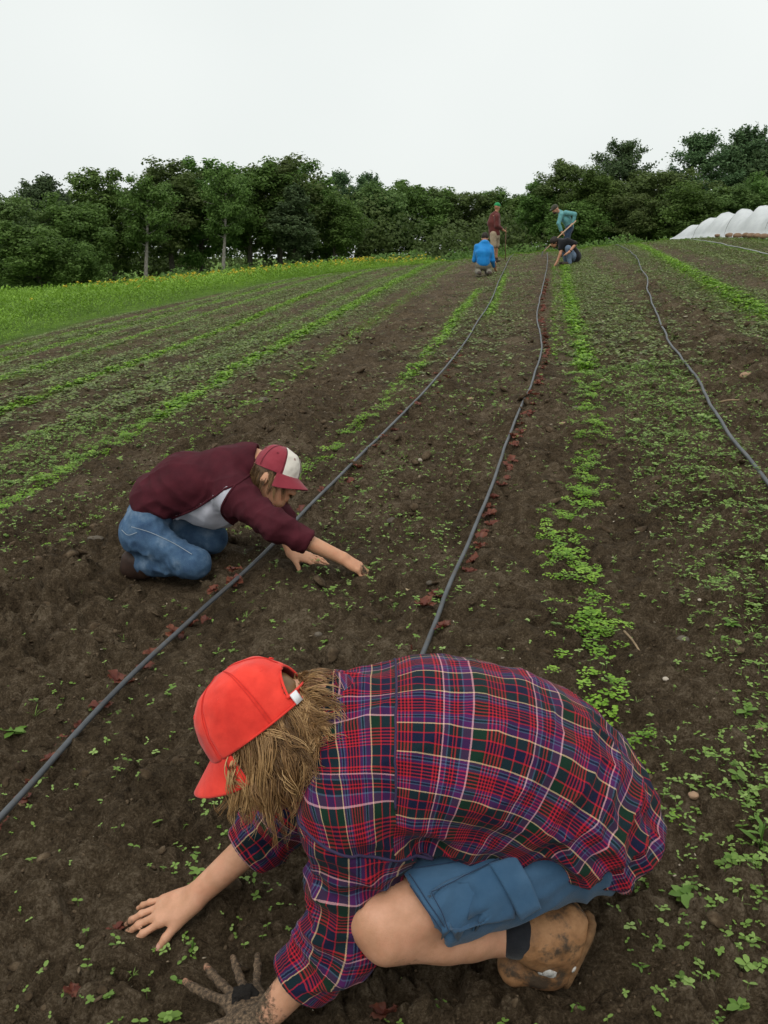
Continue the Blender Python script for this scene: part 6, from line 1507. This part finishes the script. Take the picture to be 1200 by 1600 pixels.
# ------------------------------------------------------------------ single weeds, stones, sticks and dead leaves one can point to
def build_small_things():
    lm = leaf_mat('weed_leaf', (.065, .14, .018), (.12, .225, .035), (.20, .32, .075), .3); r = np.random.default_rng(90)
    def G(px, py):
        r_ = ray_dir(px, py); t = 1.
        for k_ in range(46): p = A(0, 0, CAMH) + r_ * t; t += (p[2] - (gz(p[0], p[1]) if k_ > 40 else float(macro(p[0:1], p[1:2])[0]))) * (.9 if k_ < 41 else .6)
        return A(0, 0, CAMH) + r_ * t
    def weed(px, py, n, L, el0, lab, w=.6, tall=0.):
        L *= .72
        p = G(px, py); root = empty('weed', p); tag(root, lab, 'weed')
        st, sf = tube([p + A(0, 0, -.01), p + A(.002, 0, .3 * L + tall * .5), p + A(.004, 0, .5 * L + tall)], .0022, 5); obj('stem', MB().add(st, sf).mesh('stem', lm), root)
        for i in range(n):
            l_ = L * (.7 + .5 * r.random()); V, F = leaf(l_, l_ * w, i * 2.4 + r.normal(0, .2), el0 + r.normal(0, .15), p + A(0, 0, .15 * L + (tall + .35 * L) * i / n), .15, .35); obj('leaf', mesh('leaf', V, F, lm, True, {'tone': np.full(len(V), .3 + .6 * r.random())}), root)
    weed(1070, 1405, 8, .045, .4, 'leafy weed with toothed leaves right of the brown boot', .7)
    weed(1186, 1330, 7, .065, .7, 'tall weed with long pointed leaves at the right edge', .32, .05)
    weed(1165, 1118, 6, .05, .5, 'broad-leaved weed by the right edge level with the shirt', .8); weed(1140, 980, 9, .05, .5, 'feathery weed clump right of the big round stone', .6)
    weed(22, 1148, 6, .055, .4, 'weed with large green leaves at the left edge below the hose', .75); weed(276, 1536, 2, .024, .2, 'pair of round seed leaves beside the muddy fingers', .75); weed(300, 1492, 5, .017, .4, 'thin seedling with clover leaves above the muddy hand', .9, .03)
    weed(270, 1082, 7, .03, .5, 'fuller weed right of the hose above the red cap', .7); weed(1155, 1580, 5, .038, .4, 'low weed with three broad leaves in the lower right corner', .7); weed(685, 1575, 9, .022, .4, 'clover weed in shade below the bare shin', .85)
    weed(1030, 1480, 4, .02, .4, 'sparse weed in bare soil right of the boot', .6); weed(905, 1585, 10, .028, .35, 'clump of round-leaved weeds below the boot', .9); weed(1000, 1515, 3, .025, .5, 'narrow-leaved weed in dark soil below right of the boot', .35); weed(1145, 1345, 6, .028, .4, 'rosette weed in the lower right seedlings', .8)
    # stones
    st = simple('field_stone', (.10, .082, .062), .85, .35, 40, .5); pale = simple('pale_pebble', (.42, .36, .29), .8, .25, 60, .3); tan = simple('tan_pebble', (.30, .19, .12), .8, .25, 60, .3)
    def stone(px, py, s, m, lab, sq=(1, .85, .65), nm='stone'):
        p = G(px, py); V, F = blob(2, px % 17, .22, sq); o = obj(nm, mesh(nm, V * s + p + A(0, 0, s * .25), F, m)); tag(o, lab, 'stone')
    stone(1066, 1003, .024, st, 'round brown stone among seedlings right of the shirt'); stone(1093, 938, .007, pale, 'tiny pale pebble above the round brown stone'); stone(612, 816, .028, st, 'dull stone in bare soil right of the reaching hand'); stone(671, 912, .015, st, 'small grey stone left of the lettuce row')
    stone(672, 990, .012, st, 'small brown stone near the nearest lettuces') if False else None
    stone(657, 720, .018, pale, 'pale stone between the two hoses in mid field'); stone(735, 625, .026, tan, 'tan stone between the hoses further up the bed'); stone(1083, 1245, .014, tan, 'reddish tan pebble right of the plaid shirt'); stone(1190, 1148, .022, tan, 'half buried tan stone at the right edge')
    stone(497, 993, .016, st, 'small stone right of the first hose above the red cap'); stone(880, 665, .03, tan, 'tan stone at the weed row'); stone(899, 640, .03, st, 'dull stone beside the weed row'); stone(1006, 556, .045, pale, 'pale stone left of the winding hose'); stone(1165, 590, .05, tan, 'pinkish stone right of the winding hose')
    stone(412, 628, .05, st, 'dark clod-like stone in the bare strip beyond the maroon cap'); stone(150, 843, .03, st, 'flat brown stone left of the jeans', (1.6, .9, .4)); stone(92, 898, .016, tan, 'small orange pebble left of the kneeling person'); stone(180, 1010, .018, st, 'lump of stone left of the first hose') if False else None
    stone(1040, 1062, .010, pale, 'pale chip among the seedlings below the stick'); stone(930, 1000, .011, st, 'small dark stone beside the weed row near the shirt'); stone(845, 985, .006, pale, 'white chip between lettuce row and weed row')
    # sticks
    wd = simple('dry_stick', (.24, .17, .10), .9, .3, 40, .4)
    def stick(a, b, rr_, lab):
        p, q = G(*a), G(*b); m = (p + q) / 2 + A(0, 0, .012); V, F = tube(spline(np.array([p + A(0, 0, .004), m, q + A(0, 0, .004)]), 10), rr_ * np.linspace(1, .6, 10), 6); o = obj('stick', MB().add(V, F).mesh('stick', wd)); tag(o, lab, 'stick')
    stick((975, 988), (1003, 1026), .005, 'dry stick lying left of the round brown stone'); stick((1108, 570), (1074, 614), .009, 'pale stick crossing the winding hose'); stick((1072, 613), (1105, 612), .010, 'short pale stick left of the hose kink'); stick((1122, 630), (1155, 626), .008, 'thin stick right of the hose kink'); stick((505, 588), (555, 590), .014, 'weathered stick in the weed strip beyond the maroon cap')
    # dead leaves
    dl = leaf_mat('dead_leaf', (.20, .13, .06), (.34, .24, .12), (.45, .34, .19), .2)
    def dead(px, py, s, lab):
        p = G(px, py); V, F = leaf(s, s * .8, r.random() * 6.3, .25, p + A(0, 0, .006), .4, .5); o = obj('dead_leaf', mesh('dead_leaf', V, F, dl, True, {'tone': np.full(len(V), r.random())})); tag(o, lab, 'leaf')
    dead(634, 1022, .055, 'crumpled tan leaf on soil just above the plaid shoulder'); dead(636, 925, .03, 'curled brown leaf left of the lettuce row'); dead(18, 1270, .05, 'yellow leaf beside the hose at the left edge'); dead(845, 608, .10, 'yellow-green leaf beside the lettuce row up the bed')
    o = None
    # a scrap of yellow ribbon by the blue jacket
build_small_things()

# ------------------------------------------------------------------ meadow strip on the left with goldenrod
def build_meadow():
    r = np.random.default_rng(61); gm = leaf_mat('meadow_leaf', (.105, .205, .016), (.185, .330, .030), (.26, .43, .055), .3); ym = leaf_mat('goldenrod_bloom', (.45, .32, .012), (.58, .45, .025), (.66, .54, .05), .2); om = leaf_mat('rusty_bloom', (.22, .10, .02), (.32, .15, .03), (.38, .22, .05), .2)
    n = 22000; v = 6 + (75 - 6) * r.random(n) ** 1.25; u = edge_u(v) - .1 - 26 * r.random(n) ** 1.8
    x, y = to_xy(u, v); k = (np.abs(x / y) < .62) & (y > 8) & (y < 62); x, y, u, v = x[k], y[k], u[k], v[k]; n = len(x); off = edge_u(v) - u
    h = (.12 + .26 * sstep(.2, 2.2, off)) * (.6 + .7 * r.random(n)) * (.75 + .5 * fbm2(x * .5, y * .5, 2, 3)); d = np.hypot(x, y); z = ground_z(x, y, .1)
    b = MB()
    for i in range(3):
        s_ = np.arange(n) % 3 == i; rr_ = np.random.default_rng(i + 5); ps = []
        for q in range(13):
            a = rr_.random() * 6.3; t = rr_.random(); V, F = quadleaf(.27, .06 + .06 * rr_.random(), a, -.2 + 1.2 * rr_.random(), (.26 * rr_.normal(), .26 * rr_.normal(), .1 + t * .8)); ps.append((V, F))
        V, F = joinp(ps); m = s_.sum(); sc = np.stack([h[s_] * .95, h[s_] * .95, h[s_] * .9], -1) * (1 + .4 * sstep(20, 50, d[s_]))[:, None]
        W, Fs = scatter(V, F, np.stack([x[s_], y[s_], z[s_]], -1), sc, r.random(m) * 6.3); b.add(W, Fs, tone=np.repeat(np.clip(.5 + .9 * (fbm2(x[s_] * .35, y[s_] * .35, 3, 8) - .5) + r.normal(0, .18, m), 0, 1), len(V)))
    o = obj('meadow_plants', b.mesh('meadow_plants', gm)); tag(o, 'tall bright green weeds of the uncut meadow strip', 'meadow', kind='stuff')
    pf = 1.0 * sstep(1.6, 4.5, off) * sstep(.42, .60, fbm2(x * .28, y * .16, 3, 12)) * sstep(28, 42, d) * sstep(-12, -6, x + .25 * (y - 40)) * .5 + .004 * sstep(1, 3, off)
    for mat, nm, lab, kk, sz in ((ym, 'goldenrod', 'yellow goldenrod blooming along the top of the meadow', r.random(n) < pf * .75, .075), (om, 'rusty_flowers', 'rust coloured seed heads among the goldenrod', r.random(n) < pf * .05, .09)):
        m = kk.sum(); ps = [quadleaf(1., .8, a, .5 + .3 * (i % 2), (0, 0, .3 * (i % 3))) for i, a in enumerate(np.linspace(0, 6.28, 6)[:-1])]; V, F = joinp(ps); sc = sz * (.6 + .7 * r.random(m)) * (1 + .5 * sstep(20, 50, d[kk]))
        W, Fs = scatter(V, F, np.stack([x[kk], y[kk], z[kk] + h[kk] * (.95 + .2 * r.random(m))], -1), sc, r.random(m) * 6.3); o = obj(nm, MB().add(W, Fs, tone=np.repeat(r.random(m), len(V))).mesh(nm, mat)); tag(o, lab, 'flowers', kind='stuff')
    n = 1900; x = r.uniform(-12, 3, n); y = r.uniform(33, 60, n); u, v = to_uv(x, y); off = edge_u(v) - u; kk = (off > .8) & (r.random(n) < .25 + .9 * sstep(.42, .6, fbm2(x * .3, y * .2, 3, 12))) & (np.abs(x / y) < .5); x, y = x[kk], y[kk]; n = len(x)
    W, Fs = scatter(V, F, np.stack([x, y, ground_z(x, y, .1) + .30 + .22 * r.random(n)], -1), .08 * (.6 + .7 * r.random(n)), r.random(n) * 6.3); o = obj('goldenrod', MB().add(W, Fs, tone=np.repeat(r.random(n), len(V))).mesh('goldenrod', ym)); tag(o, 'far band of goldenrod in bloom below the wood', 'flowers', kind='stuff')
    # coarse grass standing along the crest
    n = 4000; x = r.uniform(-4, 22, n); y = 30 + 8 * r.random(n); u, v = to_uv(x, y); kk = r.random(n) < np.clip(.25 + .7 * sstep(32, 36, y), 0, 1); x, y = x[kk], y[kk]; n = len(x); V, F = joinp([quadleaf(1., .09, a, 1.0 + .3 * (i % 2), (0, 0, 0)) for i, a in enumerate(np.linspace(0, 6, 6))])
    W, Fs = scatter(V, F, np.stack([x, y, ground_z(x, y, .1)], -1), .05 + .06 * r.random(n), r.random(n) * 6.3); o = obj('crest_grass', MB().add(W, Fs, tone=np.repeat(r.random(n) * .5, len(V))).mesh('crest_grass', gm)); tag(o, 'short coarse grass along the crest of the field', 'grass', kind='stuff')
build_meadow()

# ------------------------------------------------------------------ white row cover at the top right with stones and bags on its hem
def build_row_cover():
    m = Mat('white_fleece'); po = m.gpos(); m.p(Base_Color=m.ramp(m.noise(2.5, 4, .6, po), [(.3, (.66, .68, .70)), (.7, (.80, .82, .83))]), Roughness=.8); m.bump(m.noise(9, 4, .6, po), .35, .03)
    tr = m.n('BsdfTranslucent'); m.set(tr.inputs[0], (.75, .77, .78, 1)); mx = m.n('MixShader', i={0: .3}); m.t.links.new(m.b.outputs[0], mx.inputs[1]); m.t.links.new(tr.outputs[0], mx.inputs[2]); m.t.links.new(mx.outputs[0], m.out.inputs[0])
    wire = simple('wire_hoop', (.35, .35, .35), .4, .1, 20, 0, .5, .7)
    r = np.random.default_rng(8)
    def tunnel(P0, P1, hts, wd, lab):
        P0, P1 = np.array(P0), np.array(P1); n = 26 * (len(hts) - 1) + 1; t = np.linspace(0, 1, n); L = np.linalg.norm(P1 - P0); d = (P1 - P0) / L; s = A(d[1], -d[0]); V = []; root = empty('row_cover', (*((P0 + P1) / 2), gz(*((P0 + P1) / 2)))); tag(root, lab, 'row cover', 'white row covers')
        hk = np.linspace(0, 1, len(hts)); w_ = np.linspace(-1.25, 1.25, 25)
        for tt in t:
            i = min(int(tt * (len(hts) - 1)), len(hts) - 2); f = tt * (len(hts) - 1) - i; hh = hts[i] * (1 - f) + hts[i + 1] * f - .30 * math.sin(math.pi * f) ** .8 * min(hts[i], hts[i + 1]); c = P0 + d * L * tt
            for a in w_:
                xy = c + s * a * wd * (1 + .05 * math.sin(tt * 30)); g = float(macro(np.array([xy[0]]), np.array([xy[1]]))[0]); q = (max(0, 1 - abs(a) ** 2.1) ** .62 * hh * (1 + .10 * (fbm2(np.array([tt * 30 + a]), np.array([a * 3]), 2, 15)[0] - .5)) + .05 * (1 - abs(a)) * (fbm2(np.array([tt * 90]), np.array([a * 2.5]), 2, 25)[0] - .5)) if abs(a) < 1 else 0
                V.append([xy[0], xy[1], g + q + .035 + .03 * (fbm2(np.array([tt * 40]), np.array([a * 4]), 2, 5)[0] - .5)])
        obj('fleece', mesh('fleece', np.array(V), grid_faces(n, 25), m.m), root)
        for i, h in enumerate(hts):
            c = P0 + d * L * hk[i]; a = np.linspace(-1, 1, 15); xy = c + np.outer(a * wd, s); zz = macro(xy[:, 0], xy[:, 1]) + np.clip(1 - np.abs(a) ** 2.1, 0, 1) ** .62 * (h - .02) + .02
            Vt, Ft = tube(np.stack([xy[:, 0], xy[:, 1], zz], -1), .008, 5); obj('hoop', MB().add(Vt, Ft).mesh('hoop', wire), root)
        return root
    x0, y0 = 11.1, 33.6
    tunnel((11.75, 22.0), (12.4, 37.9), [.98, .98, .96, .94, .90, .86, .80, .68, .50, .15], .62, 'white fleece row cover arched over hoops at the crest')
    bag = fabric('earth_bag', (.16, .10, .06), (.24, .15, .095), .95, 30); r = np.random.default_rng(4)
    P0, P1 = A(11.75, 22.0), A(12.4, 37.9); d = (P1 - P0) / np.linalg.norm(P1 - P0); s = A(d[1], -d[0]); s = s if s[0] < 0 else -s
    for i, (px, lab) in enumerate(((1120, 'brown stone on the fleece hem at the low end of the row cover'), (1137, 'larger brown bag on the fleece hem left of the cluster'), (1152, 'leftmost of the close cluster of brown bags on the fleece'), (1161, 'dark bag in the middle of the cluster on the fleece'), (1172, 'topmost brown bag of the cluster on the fleece'), (1180, 'brown bag just right of the cluster on the fleece'), (1193, 'lone tan bag nearest the right edge on the fleece'))):
        ang = (px - 600) / FPX; best = min(np.linspace(0, 1, 400), key=lambda t: abs((P0 + (P1 - P0) * t + s * .72)[0] / ((P0 + (P1 - P0) * t + s * .72)[1] * CP) - ang)); c = P0 + (P1 - P0) * best + s * (.68 + .1 * r.random())
        V, F = blob(2, 40 + i, .2, (1.1, .8, .62)); o = obj('earth_bag' if 'bag' in lab else 'stone', mesh('earth_bag', V * (.13 if i > 0 else .09) + A(c[0], c[1], float(macro(np.array([c[0]]), np.array([c[1]]))[0]) + .09), F, bag)); tag(o, lab, 'bag' if 'bag' in lab else 'stone')
build_row_cover()
